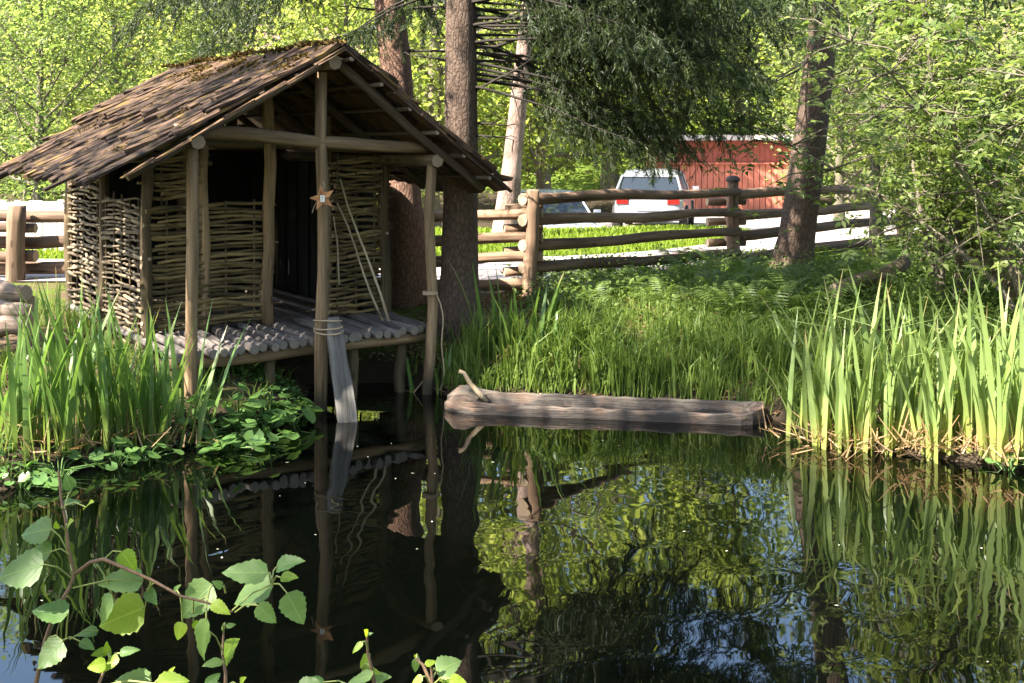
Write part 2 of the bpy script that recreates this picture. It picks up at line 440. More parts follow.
# ------------------------------------------------------------------ logs
def log_mesh(name, L, r0, r1, mats, seed=0, seg=6, sides=8, wob=.02, rwob=.06, flat=False):
    rng = np.random.default_rng(seed)
    mb = MB(); n = seg + 1
    ph = rng.uniform(0, 6.28, 4); f1, f2 = rng.uniform(.6, 1.2), rng.uniform(1.5, 2.5)
    pts = []; rad = []
    for i in range(n):
        u = i / seg; e = math.sin(PI * u) ** .5 if 0 < u < 1 else 0
        pts.append((wob * e * math.sin(f1 * PI * u * 2 + ph[0]) + .4 * wob * e * math.sin(f2 * 6.28 * u + ph[1]),
                    wob * e * math.sin(f1 * PI * u * 2 + ph[2]) + .4 * wob * e * math.sin(f2 * 6.28 * u + ph[3]), L * u))
        rad.append((r0 + (r1 - r0) * u) * (1 + rng.uniform(-rwob, rwob)))
    mb.tube(pts, rad, sides, 0, 1, wob=rwob * .5, rng=rng)
    return mb.mesh(name, mats)

_seed = [100]
def log(name, A, B, r0, r1, mat, parent=None, wob=.02, seg=6, sides=8, end=None, rwob=.06):
    A = Vector(A); B = Vector(B); d = B - A
    _seed[0] += 1
    me = log_mesh(name, d.length, r0, r1, [mat, end or M['log_end']], _seed[0], seg, sides, wob, rwob)
    q = d.to_track_quat('Z', 'Y')
    return put(name, me, parent, A, q)

# ------------------------------------------------------------------ the wattle hut
TH = R(36.0)
Mx, My = (318 - CX) / F * 9.87, 9.87
hut = thing('wattle_hut', 'small gabled hut of woven branches with a mossy board roof, standing over the pond', 'hut', (Mx, My, 0), TH)
HUTM = Matrix.Translation((Mx, My, 0)) @ Matrix.Rotation(TH, 4, 'Z')
rng = np.random.default_rng(5)

# porch posts (front row)
p = log('post', (-1.11, 0, -.5), (-1.11, 0, 2.26), .055, .05, M['post_wet'], hut, .012); p['label'] = 'left porch post, pale and sunlit low down'
p = log('post', (0.02, -.03, -.5), (0.03, .0, 2.90), .058, .05, M['post_wet'], hut, .015); p['label'] = 'tall middle porch post reaching the ridge'
p = log('post', (1.10, 0, -.5), (1.15, 0, 2.10), .054, .048, M['post_wet'], hut, .02); p['label'] = 'right porch post standing in the water'
# room posts
TB = 3.3
for s, tt, z0, z1 in ((-1.17, .9, .35, 2.25), (1.17, .9, .35, 2.08), (-1.2, 2.05, .2, 2.25), (-1.17, TB, .2, 2.25), (1.17, TB, .2, 2.1), (-.66, .93, .55, 2.28)):
    log('post', (s, tt, z0), (s, tt, z1), .055, .05, M['post'] if s == -.66 else M['stake'], hut, .015)
log('post', (-.06, .9, .55), (-.07, .9, 2.85), .062, .056, M['post'], hut, .025)
log('post', (.56, .95, .55), (.57, .95, 2.55), .05, .045, M['stake'], hut, .02)
log('post', (0, TB, .3), (0, TB, 2.9), .055, .05, M['stake'], hut, .02)
# stub timber under the side wall
sp = thing_box = None
mb = MB(); r_ = np.random.default_rng(3)
mb.box((0, 0, .32), (.13, .16, .64), 0, 0, .012, r_)
mb.build('foundation_post', [M['post']], hut, (-1.2, 2.05, -.02))
# beams
log('beam', (-1.26, -.02, 2.385), (1.2, .04, 2.245), .062, .055, M['post'], hut, .02, 8)
log('wall_plate', (-1.12, -.16, 2.30), (-1.16, 3.5, 2.30), .06, .055, M['stake'], hut, .01)
log('wall_plate', (1.15, -.1, 2.13), (1.18, 3.5, 2.13), .06, .055, M['stake'], hut, .01)
log('ridge_pole', (.05, -.22, 2.975), (.02, 3.85, 3.02), .065, .06, M['post'], hut, .015)
log('beam', (-1.2, .92, 2.34), (1.2, .92, 2.22), .055, .05, M['stake'], hut, .015)
log('beam', (-1.2, TB, 2.34), (1.2, TB, 2.22), .055, .05, M['stake'], hut, .015)
# roof planes: z on the left slope and on the right slope
RS, RZ = .06, 3.10
LS, LZ = -1.80, 2.04
QS, QZ = 1.78, 1.85
kl = (RZ - LZ) / (RS - LS); kr = (RZ - QZ) / (QS - RS)
def roofz(s): return RZ - kl * (RS - s) if s < RS else RZ - kr * (s - RS)
# rafters
for tt in (-.1, .95, 2.1, 3.3):
    log('rafter', (RS + .0, tt, RZ - .085), (-1.66, tt + .02, roofz(-1.66) - .085), .045, .04, M['batten'], hut, .012)
    log('rafter', (RS + .03, tt, RZ - .085), (1.66, tt + .02, roofz(1.66) - .085), .045, .04, M['batten'], hut, .012)
roof = bpy.data.objects.new('roof', None); COL.objects.link(roof); roof.parent = hut
for i in range(6):
    for side in (-1, 1):
        L = 1.80 if side < 0 else 1.70
        s = RS + side * (L * (i + .35) / 6)
        log('batten', (s, -.32, roofz(s) - .028), (s, 3.35 if side < 0 else 3.4, roofz(s) - .028), .020, .018, M['batten'], roof, .006, 5, 6)

# split boards laid in courses down the slope
def shingle_mesh(seed, L, w, th=.022):
    r = np.random.default_rng(seed); mb = MB()
    n = 4; vs_ = []
    for i in range(n + 1):
        u = i / n; z = L * u
        ww = w * (.5 + r.uniform(-.06, .06)); o = r.uniform(-.012, .012); up = r.uniform(-.006, .006) + (.022 * r.uniform(-.3, 1) * (u ** 3))
        e = r.uniform(-.05, .02, 2) if i == n else (0, 0)
        for sx, sz in ((-1, 0), (1, 0), (1, 1), (-1, 1)):
            vs_.append((o + sx * ww, up + sz * th * r.uniform(.75, 1.25) - (.006 * (sx * .5)), z + (e[0] if sx < 0 else e[1])))
    fs = [(0, 1, 2, 3), tuple(n * 4 + k for k in (3, 2, 1, 0))]
    for i in range(n):
        for k in range(4):
            k2 = (k + 1) % 4
            fs.append((i * 4 + k, (i + 1) * 4 + k, (i + 1) * 4 + k2, i * 4 + k2))
    mb.add(vs_, fs)
    return mb.mesh('roof_board', [M['shingle']])
SHM = [shingle_mesh(900 + i, .66, .075) for i in range(18)]
SHR = [shingle_mesh(950 + i, .74, .235) for i in range(8)]
for side in (-1, 1):
    k = kl if side < 0 else kr
    Ltot = math.hypot((RS - LS), (RZ - LZ)) if side < 0 else math.hypot(QS - RS, RZ - QZ)
    nrow = 4 if side < 0 else 5
    down = Vector((side, 0, -k)).normalized(); nrm = Vector((side * k, 0, 1)).normalized()
    for row in range(nrow):
        d0 = Ltot * row / nrow - .10 * (row > 0) ; 
        tend = 3.95 - 1.0 * (row + 1) / nrow if side < 0 else 3.7
        t_ = -.36 + rng.uniform(0, .03)
        while t_ < tend:
            lib = SHM if side < 0 else SHR
            w = (.064 if side < 0 else .215) * rng.uniform(.65, 1.4)
            base = Vector((RS, t_ + w / 2 + (rng.uniform(-.0, .03) if t_ < -.3 else 0), RZ)) + down * max(0, d0 - .12 + rng.uniform(-.10, .10)) + nrm * (.004 + rng.uniform(0, .008))
            tilt = down * 1.0 + nrm * (.034 + rng.uniform(-.010, .014)) + Vector((0, rng.uniform(-.035, .035), 0))
            z = tilt.normalized(); y = (nrm - z * nrm.dot(z)).normalized(); x = y.cross(z)
            rot = Matrix((x, y, z)).transposed().to_quaternion()
            Ls = Ltot / nrow + (.34 if row else .22) + (rng.uniform(-.1, .16) if side < 0 else 0)
            me = lib[rng.integers(len(lib))]
            put('roof_board', me, roof, base + nrm * .012 * (row % 2), rot, (w / (.070 if side < 0 else .225), rng.uniform(.8, 1.7), Ls / (.66 if side < 0 else .74) * rng.uniform(.95, 1.07)))
            t_ += w * .93
# bargeboards
for side in (-1, 1):
    e = Vector((LS if side < 0 else QS, -.365, LZ if side < 0 else QZ)); a_ = Vector((RS, -.365, RZ))
    dd = (e - a_)
    mb = MB(); [mb.box((rng.uniform(-.006, .006), rng.uniform(-.012, .012), dd.length * (k_ + .5) / 7), (.022, .034, dd.length / 7 * 1.02 * (.9 if k_ == 6 else 1)), 0, 0, .008, rng) for k_ in range(7)]
    bb = mb.build('verge_board', [M['shingle']], roof, a_ + Vector((0, -.02, -.02)), dd.to_track_quat('Z', 'X'))
# moss along the ridge and in patches
mv = []
for i in range(2900):
    if i < 560:
        t_ = rng.uniform(-.36, 3.9); c = Vector((RS + rng.normal(-.02, .045), t_, RZ + .045 + abs(rng.normal(0, .012)) + .012 * math.sin(t_ * 5)))
    else:
        j = rng.integers(110); r2 = np.random.default_rng(70 + j)
        s0 = r2.uniform(LS + .1, RS - .2); t0 = r2.uniform(-.2, 3.0)
        s = s0 + rng.normal(0, .07); t_ = t0 + rng.normal(0, .05); c = Vector((s, t_, roofz(s) + .062))
    for q in range(4):
        d = Vector(rng.normal(0, 1, 3)); d.z = abs(d.z) * .7; d.normalize(); r = rng.uniform(.010, .028)
        s_ = d.cross(Vector(rng.normal(0, 1, 3))).normalized() * r * .7
        mv.append([c - s_ - d * r * .3, c + s_ - d * r * .3, c + s_ * .4 + d * r, c - s_ * .4 + d * r])
tag(put('moss', quad_mesh('moss', np.array([[list(v) for v in q] for q in mv]), [M['moss']]), roof), kind='stuff')

# woven walls
def withy_mesh(seed, L, pitch, amp, r, phase, mat='withy'):
    rg = np.random.default_rng(seed); mb = MB()
    n = max(4, int(round(L / pitch)) * 2)
    a0 = rg.uniform(-.08, .10); a1 = rg.uniform(-.08, .12)
    pts = []; rad = []
    flip = rg.integers(2)
    for i in range(n + 1):
        u = i / n; x = -a0 + (L + a0 + a1) * u
        pts.append((amp * math.sin(x / pitch * PI + phase * PI) , rg.uniform(-.011, .011) + .016 * math.sin(u * 5 + seed), x))
        uu = u if flip else 1 - u
        rad.append(r * (1.15 - .5 * uu) * rg.uniform(.9, 1.1))
    mb.tube(pts, rad, 5, 0, 1)
    return mb.mesh('withy', [M[mat], M['log_end']])
def wattle(name, a, b, z0, z1, pitch=.3, amp=.020, r=.0235, dz=.039, lab=None, gaps=0.0, nvar=6, seedb=0, stakes=True, mat='withy'):
    """a, b: ground ends of the panel in hut coordinates"""
    a = Vector((a[0], a[1], 0)); b = Vector((b[0], b[1], 0)); L = (b - a).length
    pan = bpy.data.objects.new(name, None); COL.objects.link(pan); pan.parent = hut
    if lab: pan['label'] = lab
    d = (b - a).normalized(); side = Vector((-d.y, d.x, 0))
    rot = Matrix((side, Vector((0, 0, 1)), d)).transposed()
    if rot.determinant() < 0: rot = Matrix((-side, Vector((0, 0, 1)), d)).transposed()
    rot = rot.to_quaternion()
    lib = [[withy_mesh(seedb + 13 * v + ph, L, pitch, amp, r, ph, mat) for v in range(nvar)] for ph in (0, 1)]
    n = int((z1 - z0) / dz)
    for i in range(n):
        if rng.uniform() < gaps: continue
        put('withy', lib[i % 2][rng.integers(nvar)], pan, a + Vector((0, 0, z0 + dz * (i + .5) + rng.uniform(-.006, .006))) + d * rng.uniform(-.03, .03), rot, (lambda k_: (k_ ** .3, k_, 1))(rng.uniform(.7, 1.15)))
    if stakes:
        x = pitch * .5
        while x < L:
            q = a + d * x
            log('stake', (q.x, q.y, z0 - .12), (q.x, q.y, z1 + rng.uniform(.0, .06)), .011, .010, M['stake'], pan, .003, 4, 5)
            x += pitch
    return pan
wattle('wattle_panel', (-1.19, .96), (-1.21, 2.02), .50, 1.80, .22, lab='side panel nearest the porch, lit low down', gaps=.05, seedb=10, mat='withy_pale', r=.0165, dz=.036)
wattle('wattle_panel', (-1.21, 2.10), (-1.19, TB), .56, 2.15, .24, lab='rear side panel with frayed ends', gaps=.05, seedb=110, mat='withy_pale', r=.0165, dz=.036)
wattle('wattle_panel', (-1.14, .9), (-.08, .9), .66, 1.77, .27, dz=.035, lab='half height front panel beside the doorway', seedb=210, r=.021)
wattle('wattle_panel', (-1.14, .92), (-.68, .92), 1.80, 2.26, .2, dz=.035, seedb=310, nvar=4, r=.021)
wattle('wattle_panel', (.55, .9), (1.14, .9), .66, 2.16, .2, r=.021, dz=.034, lab='right front panel in deep shade', seedb=410)
wattle('wattle_panel', (1.18, .96), (1.18, TB), .58, 2.06, .3, dz=.046, seedb=510, nvar=3)
for i in range(16):      # added lining boards, black for the room's shade, right wall and back wall
    mb = MB(); mb.box((1.10 + .026 * (i % 2), 1.0 + (i + .5) * .144, 1.33), (.022, .17, 1.52), 0, 0, .002, rng); mb.build('shade_lining_board', [M['lining']], hut)
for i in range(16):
    mb = MB(); mb.box((-1.12 + (i + .5) * .141, TB + .03 + .026 * (i % 2), 1.38), (.17, .022, 1.72), 0, 0, .002, rng); mb.build('shade_lining_board', [M['lining']], hut)
# gable infill of dark boards at the back of the hut
mb = MB()
for i in range(15):
    s = -1.05 + i * .15; zt = roofz(s) - .1; zb = 2.36
    if zt - zb > .05: mb = MB(); mb.box((s, TB + .07, (zt + zb) / 2), (.142, .02, zt - zb), 0, 0, .004, rng); mb.build('gable_board', [M['batten']], hut)

# deck of round poles
deck = bpy.data.objects.new('deck', None); COL.objects.link(deck); deck.parent = hut
nP = 27
for i in range(nP):
    s = -1.20 + 2.38 * i / (nP - 1)
    y0 = .06 + rng.uniform(-.05, .04); r = .040 + rng.uniform(-.005, .004)
    log('deck_pole', (s + rng.uniform(-.01, .01), y0, .575 + rng.uniform(-.006, .006)), (s + rng.uniform(-.012, .012) , 1.0 + rng.uniform(-.03, .06) if i % 3 else TB - .05, .625), r, r * .93, M['deck'], deck, .006, 5, 8, M['dark_end'])
log('deck_beam', (-1.3, .16, .50), (1.22, .16, .49), .05, .05, M['post'], deck, .012)
log('deck_beam', (-1.25, .95, .53), (1.22, .95, .53), .05, .05, M['stake'], deck, .012)
log('deck_beam', (-1.25, 2.6, .53), (1.22, 2.6, .53), .05, .05, M['stake'], deck, .012)
for s in (-.95, -.35, .45, .95):
    log('deck_pile', (s, .22, -.5), (s, .22, .47), .055, .05, M['stake'], deck, .01)
# floor of the room behind the doorway
mb = MB()
for i in range(12):
    mb = MB(); s = -1.1 + i * .2
    mb.box((s, 2.15, .60), (.185, 2.3, .03), 0, 0, .004, rng); mb.build('floor_board', [M['batten']], hut)

# weathered board leaning on the middle post, lashed with rope
H = lambda s, t_, z: HUTM @ Vector((s, t_, z))
A = at(349, 430, 9.45); B = at(333, 318, 9.72)
lb = thing('leaning_board', 'grey weathered plank roped to the middle porch post, foot in the water', 'plank', A)
d = B - A
mb = MB(); r_ = np.random.default_rng(8); vs_ = []; n = 9
for i in range(n + 1):
    u = i / n; w = (.085 - .018 * u) * r_.uniform(.92, 1.08) * (1 if u < .9 else (1 - (u - .9) * 4)); th = .03
    z = -.25 + (d.length + .25) * u
    for sx, sy in ((-1, -1), (0, -1.25), (1, -1), (1, 1), (-1, 1)):
        vs_.append((sx * w + r_.uniform(-.006, .006), sy * th * r_.uniform(.8, 1.15), z + r_.uniform(-.004, .004)))
fs = [(0, 1, 2, 3, 4)[::-1], tuple(n * 5 + k for k in range(5))]
for i in range(n):
    for k in range(5): k2 = (k + 1) % 5; fs.append((i * 5 + k, i * 5 + k2, (i + 1) * 5 + k2, (i + 1) * 5 + k))
mb.add(vs_, fs)
xax = Vector((.97, .25, 0)); zax = d.normalized(); yax = zax.cross(xax).normalized(); xax = yax.cross(zax)
lq = Matrix((xax, yax, zax)).transposed().to_quaternion()
mb.build('plank', [M['board']], lb, (0, 0, 0), lq)
mb = MB()
pc = H(.02, -.03, 0)
for k, zz in enumerate((.70, .725, .78)):
    pts = []
    for i in range(17):
        an = 2 * PI * i / 16
        bc = A + d * ((zz - A.z) / d.z)
        c = (Vector((pc.x, pc.y, zz)) + bc) / 2; half = (Vector((bc.x, bc.y, zz)) - Vector((pc.x, pc.y, zz)))
        dr = half.normalized(); sd = Vector((-dr.y, dr.x, 0))
        pts.append(c + dr * math.cos(an) * (half.length / 2 + .085) + sd * math.sin(an) * .085 + Vector((0, 0, .02 * math.sin(an + k) - A.z * 0)) - A)
    mb.tube(pts, .0075, 5)
mb.build('rope_lashing', [M['rope']], lb)

# rope hanging at the right post
q = H(1.12, -.02, .92)
rp = thing('rope', 'thin rope tied round the right porch post, loose end trailing to the water', 'rope', q)
mb = MB(); pts = []
for i in range(30):
    an = 2 * PI * i / 10; pts.append((math.cos(an) * .066, math.sin(an) * .066, .03 * i / 29 - .015))
for u in np.linspace(0, 1, 12):
    pts.append((.066 + .06 * math.sin(u * PI * .9) + .02 * math.sin(u * 9), -.03, -.02 - .86 * u))
mb.tube(pts, .007, 5); mb.build('cord', [M['rope']], rp)

# star ornament on the middle post
star = thing('star_ornament', 'orange wooden star with a small white tag hanging on the middle post', 'ornament', at(323, 198, 9.72))
mo = wood('orange_pine', (.36, .16, .07), (.55, .27, .12), vary=.1)
for k in range(5):
    an = R(90 + 72 * k + 14 + 7 * math.sin(k * 2.1))
    star.scale = (.85, .85, .85); mb = MB(); L = .105
    mb.add([(-.033, -.009, .02), (.004, -.009, L), (.033, -.009, .02), (-.033, .009, .02), (.004, .009, L), (.033, .009, .02), (0, -.013, -.02), (0, .013, -.02)],
           [(0, 6, 2, 1), (3, 4, 5, 7), (0, 1, 4, 3), (1, 2, 5, 4), (0, 3, 7, 6), (2, 6, 7, 5)])
    mb.build('star_arm', [mo], star, (.03 * math.cos(an), -.003 * k, .03 * math.sin(an)), Quaternion((0, 1, 0), PI / 2 - an))
mb = MB(); mb.box((0, -.03, -.005), (.042, .006, .066)); tg = mb.build('paper_tag', [plain('white_paper', (.75, .73, .68), .8)], star)
mb = MB(); mb.box((0, -.0345, .008), (.014, .002, .02)); mb.box((0, -.0345, -.018), (.024, .002, .006)); mb.build('printed_mark', [plain('grey_print', (.3, .3, .28), .8)], tg)
mb = MB(); mb.tube([(-.01, 0, .05), (.015, -.01, .12), (-.005, .03, .17)], .004, 5); mb.tube([(-.05, 0, -.02), (-.09, .0, -.09), (-.11, .01, -.15)], .0045, 5)
mb.build('string', [M['rope']], star)

# sticks leaning in the corner of the porch
def stick(p0, p1, r, label):
    A_ = H(*p0); B_ = H(*p1); o = log('stick', A_, B_, r, r * .7, M['stick'], None, .012, 5, 6); tag(o, label, 'stick', 'sticks leaning in the porch corner')
stick((.93, .40, .62), (.66, .86, 1.95), .014, 'longest pale stick leaning from deck to the hut wall')
stick((.90, .46, .62), (.62, .84, 1.72), .012, 'thinner pale stick beside the longest one on the porch')
stick((.62, .80, .95), (.59, .86, 1.60), .010, 'short stick held upright against the shaded front panel')

# ------------------------------------------------------------------ dugout boat
bA = Vector((xat(446, 9.93), 9.93, 0)); bB = Vector((xat(764, 9.47), 9.47, 0))
bd_ = (bB - bA); bL = bd_.length
boat = thing('dugout_boat', 'old dugout log boat floating by the grassy bank', 'boat', bA, math.atan2(bd_.y, bd_.x))
mb = MB(); n = 28; vs_ = []; r_ = np.random.default_rng(21)
prof = 12
for i in range(n + 1):
    u = i / n; x = bL * u
    e = min(u / .10, (1 - u) / .07, 1.0); e = max(e, 0) ** .6
    hw = .055 + .12 * e + r_.uniform(-.005, .005)
    top = .09 + .07 * max(0, 1 - abs(u - .05) / .08) - .05 * max(0, 1 - u / .03) + .03 * max(0, 1 - (1 - u) / .07) + r_.uniform(-.008, .008)
    hollow = 1.0 if (.12 < u < .95) else 0.0
    fl = top - .15 * hollow if hollow else top - .004
    wi = hw * .80
    P = [(-hw * .55, -.16), (-hw * .95, -.06), (-hw, .05), (-hw * .98, top - .01), (-hw * .9, top), (-wi, top - .008), (-wi * .85, fl),
         (wi * .85, fl), (wi, top + .022), (hw * .9, top + .035), (hw * .98, top + .02), (hw, .05), (hw * .95, -.06), (hw * .55, -.16)]
    for (y, z) in P: vs_.append((x, y + r_.uniform(-.003, .003), z + r_.uniform(-.003, .003)))
k = 14; fs = [tuple(range(k)), tuple(n * k + j for j in reversed(range(k)))]
for i in range(n):
    for j in range(k): j2 = (j + 1) % k; fs.append((i * k + j, (i + 1) * k + j, (i + 1) * k + j2, i * k + j2))
# grain of the boat runs along X: separate material using rotated coordinates
t = NT('waterworn_log'); tc = t.node('ShaderNodeTexCoord')
gr = t.noise(t.mapping(tc.outputs['Object'], (1.5, 26, 26)), 1, 6, .65); bg2 = t.noise(tc.outputs['Object'], 5, 4)
col = t.ramp(gr, [(.28, (.035, .028, .022)), (.6, (.105, .086, .070)), (.8, (.18, .155, .132))])
col = t.mix(t.ramp(bg2, [(.45, 0), (.65, .6)]), col, (.16, .09, .06))
ckb = t.noise(t.mapping(tc.outputs['Object'], (2.2, 48, 48)), 1, 3, .6)
col = t.mix(t.ramp(ckb, [(.34, .9), (.42, 0)]), col, (.02, .016, .012))
sp_ = t.node('ShaderNodeSeparateXYZ'); t.link(tc.outputs['Object'], sp_.inputs[0])
wet = t.math('ADD', sp_.outputs[2], t.math('MULTIPLY', t.math('SUBTRACT', bg2, .5), .25))
col = t.mix(t.ramp(wet, [(.045, 1), (.07, 0)]), col, (.045, .035, .03))
t.link(col, t.p.inputs['Base Color']); t.p.inputs['Roughness'].default_value = .8
t.link(t.bump(gr, .9, .02), t.p.inputs['Normal'])
mb.add(vs_, fs, 0); mb.build('hull', [t.m], boat)
# bent stick rising from the bow
mb = MB(); b0 = at(487, 400, 9.85)
c = [at(487, 402, 9.85) - b0, at(480, 394, 9.85) - b0, at(470, 383, 9.86) - b0, at(464, 373, 9.87) - b0, at(459, 371, 9.87) - b0]
mb.tube(c, [.026, .024, .02, .018, .016], 7, 0, 0)
o = mb.build('bent_branch', [M['stick']], None, b0); tag(o, 'bent bare branch sticking up from the bow of the boat', 'branch')

# ------------------------------------------------------------------ fences
fence = thing('log_rail_fence', 'round log rail fence between the bank and the road', 'fence', (xat(530, 12.6), 12.6, .55))
def frel(v): return Vector(v) - Vector(fence.location)
FP = [(-1.95, 13.25), (xat(530, 12.6), 12.6), (xat(733, 15.9), 15.9), (xat(902, 19.6), 19.6), (xat(1080, 23.5), 23.5)]
def rail(p, q, r, par, base):
    dv = Vector(q) - Vector(p); dn = dv.normalized()
    return log('rail', Vector(p) - dn * .16 - base, Vector(q) + dn * .14 - base, r * 1.06, r * .94, M['rail'], par, .018, 8, 8)
fb = Vector(fence.location)
for (px, y, top, bot, r) in ((530, 12.6, 190, 299, .078), (733, 15.9, 179, 266, .092)):
    a_ = at(px - 1, bot, y); a_.z -= .3; b_ = at(px + 3 if px < 600 else px, top, y)
    log('post', a_ - fb, b_ - fb, r, r * .9, M['rail'], fence, .012)
g0 = gz(*FP[3]); log('post', Vector((*FP[3], g0 - .2)) - fb, Vector((*FP[3], 1.55)) - fb, .09, .08, M['rail'], fence, .01)
log('post', Vector((*FP[0], .2)) - fb, Vector((*FP[0], 1.75)) - fb, .08, .075, M['rail'], fence, .01)
# capped post: small pale roof on the second post
mb = MB(); mb.tube([(0, 0, -.02), (0, 0, .03), (0, 0, .06)], [.10, .095, .05], 10, 0, 0); mb.build('post_cap', [M['deck']], fence, at(733, 180, 15.9) - fb)
ys1 = [199, 220, 245, 267]; ys2 = [192, 212.5, 232, 253]
for ya, yb in zip(ys1, ys2):
    rail(at(532, ya, 12.72), at(733, yb, 15.78), .062, fence, fb)
for ya, yb in zip([213, 238, 257, 282], [217, 240, 263, 288]):
    rail(at(345, yb, 13.15), at(530, ya, 12.75), .062, fence, fb)
for ya, yb in zip([195, 216, 236, 259], [186, 204, 220, 238]):
    rail(at(735, ya, 16.0), at(900, yb, 19.4), .07, fence, fb)
for ya, yb in zip([187, 205, 221, 238], [182, 197, 211, 225]):
    rail(at(903, ya, 19.8), at(1075, yb, 23.4), .075, fence, fb)
# short spacer logs stacked crosswise at the posts
for (px, Y, yy) in ((530, 12.82, (209, 229, 252, 272, 290)), (733, 15.98, (202, 222, 243, 262))):
    for k, y in enumerate(yy):
        a_ = at(px - 26, y, Y + .02); b_ = at(px + 12, y - 1, Y + .14)
        log('spacer_log', a_ - fb, b_ - fb, .055, .055, M['rail'], fence, .004, 3)

lf = thing('log_fence', 'dark log rail fence with a stout post, left of the hut', 'fence', (xat(16, 14), 14, gz(xat(16, 14), 14)))
lb_ = Vector(lf.location)
a_ = at(14, 300, 14); a_.z = lb_.z - .3
log('post', a_ - lb_, at(17, 205, 14) - lb_, .125, .115, M['rail'], lf, .01)
for (y0, y1, r) in ((217, 216, .075), (241, 241, .08), (269, 267, .08)):
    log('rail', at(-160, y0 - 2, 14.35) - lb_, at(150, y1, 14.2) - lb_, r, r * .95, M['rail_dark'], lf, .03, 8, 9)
for (y0, r) in ((228, .06), (256, .07), (284, .06)):
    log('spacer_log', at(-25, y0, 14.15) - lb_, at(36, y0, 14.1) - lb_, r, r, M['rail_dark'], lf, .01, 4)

# pale board fence beyond
wf = thing('board_fence', 'pale grey fence of upright boards beyond the left log rails', 'fence', (-7.4, 17.9, gz(-7.4, 17.9)))
wb = plain('pale_weathered_boards', (.50, .49, .46), .85, noise_amt=.25, scale=6)
for i in range(40):
    mb = MB(); hgt = .78 + rng.uniform(-.02, .02)
    mb.box((-2.2 + i * .112, 0, hgt / 2), (.098, .022, hgt), 0, 0, .004, rng); mb.build('board', [wb], wf)
for z in (.2, .6):
    mb = MB(); mb.box((0, .05, z), (4.6, .04, .08)); mb.build('rail', [wb], wf)

# split logs stacked at the left edge of the bank
for i, (p0, p1, r, lab) in enumerate([
        ((-25, 287, 9.9), (26, 293, 9.5), .075, 'topmost pale split log on the stack at the left edge'),
        ((-25, 300, 9.8), (31, 303, 9.6), .07, 'dark second log of the stack at the left edge'),
        ((-25, 309, 9.55), (31, 313, 9.3), .075, 'pinkish third log of the stack at the left edge'),
        ((-25, 325, 9.5), (29, 325, 9.3), .095, 'thick bottom log of the stack at the left edge')]):
    o = log('split_log', at(*p0), at(*p1), r, r * .93, M['slab'], None, .015); tag(o, lab, 'log', 'logs stacked at the left edge')

# ------------------------------------------------------------------ foliage builders
def rv(r, n): 
    v = r.normal(0, 1, (n, 3)); return v / (np.linalg.norm(v, axis=1, keepdims=True) + 1e-9)
def leaf_quads(r, P, size, up=.4, aspect=.55, drop=0.0, jit=.35):
    """rhombic leaves at points P (n,3)"""
    n = len(P)
    nr = rv(r, n); nr[:, 2] = np.abs(nr[:, 2]) + up; nr /= np.linalg.norm(nr, axis=1, keepdims=True)
    d = np.cross(nr, rv(r, n)); d[:, 2] -= drop; d -= nr * (d * nr).sum(1, keepdims=True); d /= np.linalg.norm(d, axis=1, keepdims=True) + 1e-9
    s = np.cross(nr, d); L = size * (1 + r.uniform(-jit, jit, (n, 1)))
    w = L * aspect
    fold = nr * L * .10
    return np.stack([P, P + d * L * .45 + s * w * .5 + fold, P + d * L, P + d * L * .45 - s * w * .5 + fold], 1)

def deciduous(seed, H, Rc, tr, nl, leaf, crown0=.25, limbs=26, up=.5, aspect=.6, bmat='tree_bark', lmat='leaf_light', clump=.28, lean=(0, 0), trunkw=.03, top=.6):
    r = np.random.default_rng(seed); mb = MB()
    nseg = 9; ph = r.uniform(0, 6, 2)
    def tp(u): return np.array([lean[0] * u * H + trunkw * H * math.sin(u * 4 + ph[0]) * u, lean[1] * u * H + trunkw * H * math.sin(u * 3.3 + ph[1]) * u, u * H])
    mb.tube([tp(i / nseg * .97) for i in range(nseg + 1)], [tr * ((1 - .92 * i / nseg) + .35 * max(0, 1 - i * 1.2)) for i in range(nseg + 1)], 8)
    tips = []
    for k in range(limbs):
        u = crown0 + (0.97 - crown0) * (k + r.uniform(0, .8)) / limbs
        az = k * 2.4 + r.uniform(-.5, .5)
        v = (u - crown0) / (1 - crown0)
        L = Rc * (math.sin(PI * min(1, (v * .85 + .22))) ** .7) * r.uniform(.65, 1.15)
        el = r.uniform(.05, .7) + v * top
        p = tp(u); dr = np.array([math.cos(az) * math.cos(el), math.sin(az) * math.cos(el), math.sin(el)])
        pts = [p]; 
        for i in range(4):
            dr = dr + r.normal(0, .16, 3) + np.array([0, 0, .05]); dr /= np.linalg.norm(dr)
            pts.append(pts[-1] + dr * L / 4)
        r0 = max(tr * (1 - u) * .42, .012)
        mb.tube(pts, [r0, r0 * .8, r0 * .6, r0 * .4, r0 * .15], 5)
        for i in range(1, 5):
            for q in range(3):
                d2 = dr + r.normal(0, .7, 3); d2 /= np.linalg.norm(d2)
                e = pts[i] + d2 * L * r.uniform(.18, .42)
                mb.tube([pts[i], (pts[i] + e) / 2 + r.normal(0, .03, 3), e], [r0 * .35, r0 * .22, r0 * .08], 4)
                tips.append(e); tips.append((pts[i] + e) / 2)
            tips.append(pts[i])
    T = np.array(tips); wgt = r.uniform(.15, 1, len(T)) ** 1.5; wgt /= wgt.sum()
    P = T[r.choice(len(T), nl, p=wgt)] + r.normal(0, clump, (nl, 3)) * np.array([1, 1, .75])
    Q = leaf_quads(r, P, leaf, up, aspect, .3)
    return mb.mesh('trunk', [M[bmat]]), quad_mesh('crown', Q, [M[lmat]])

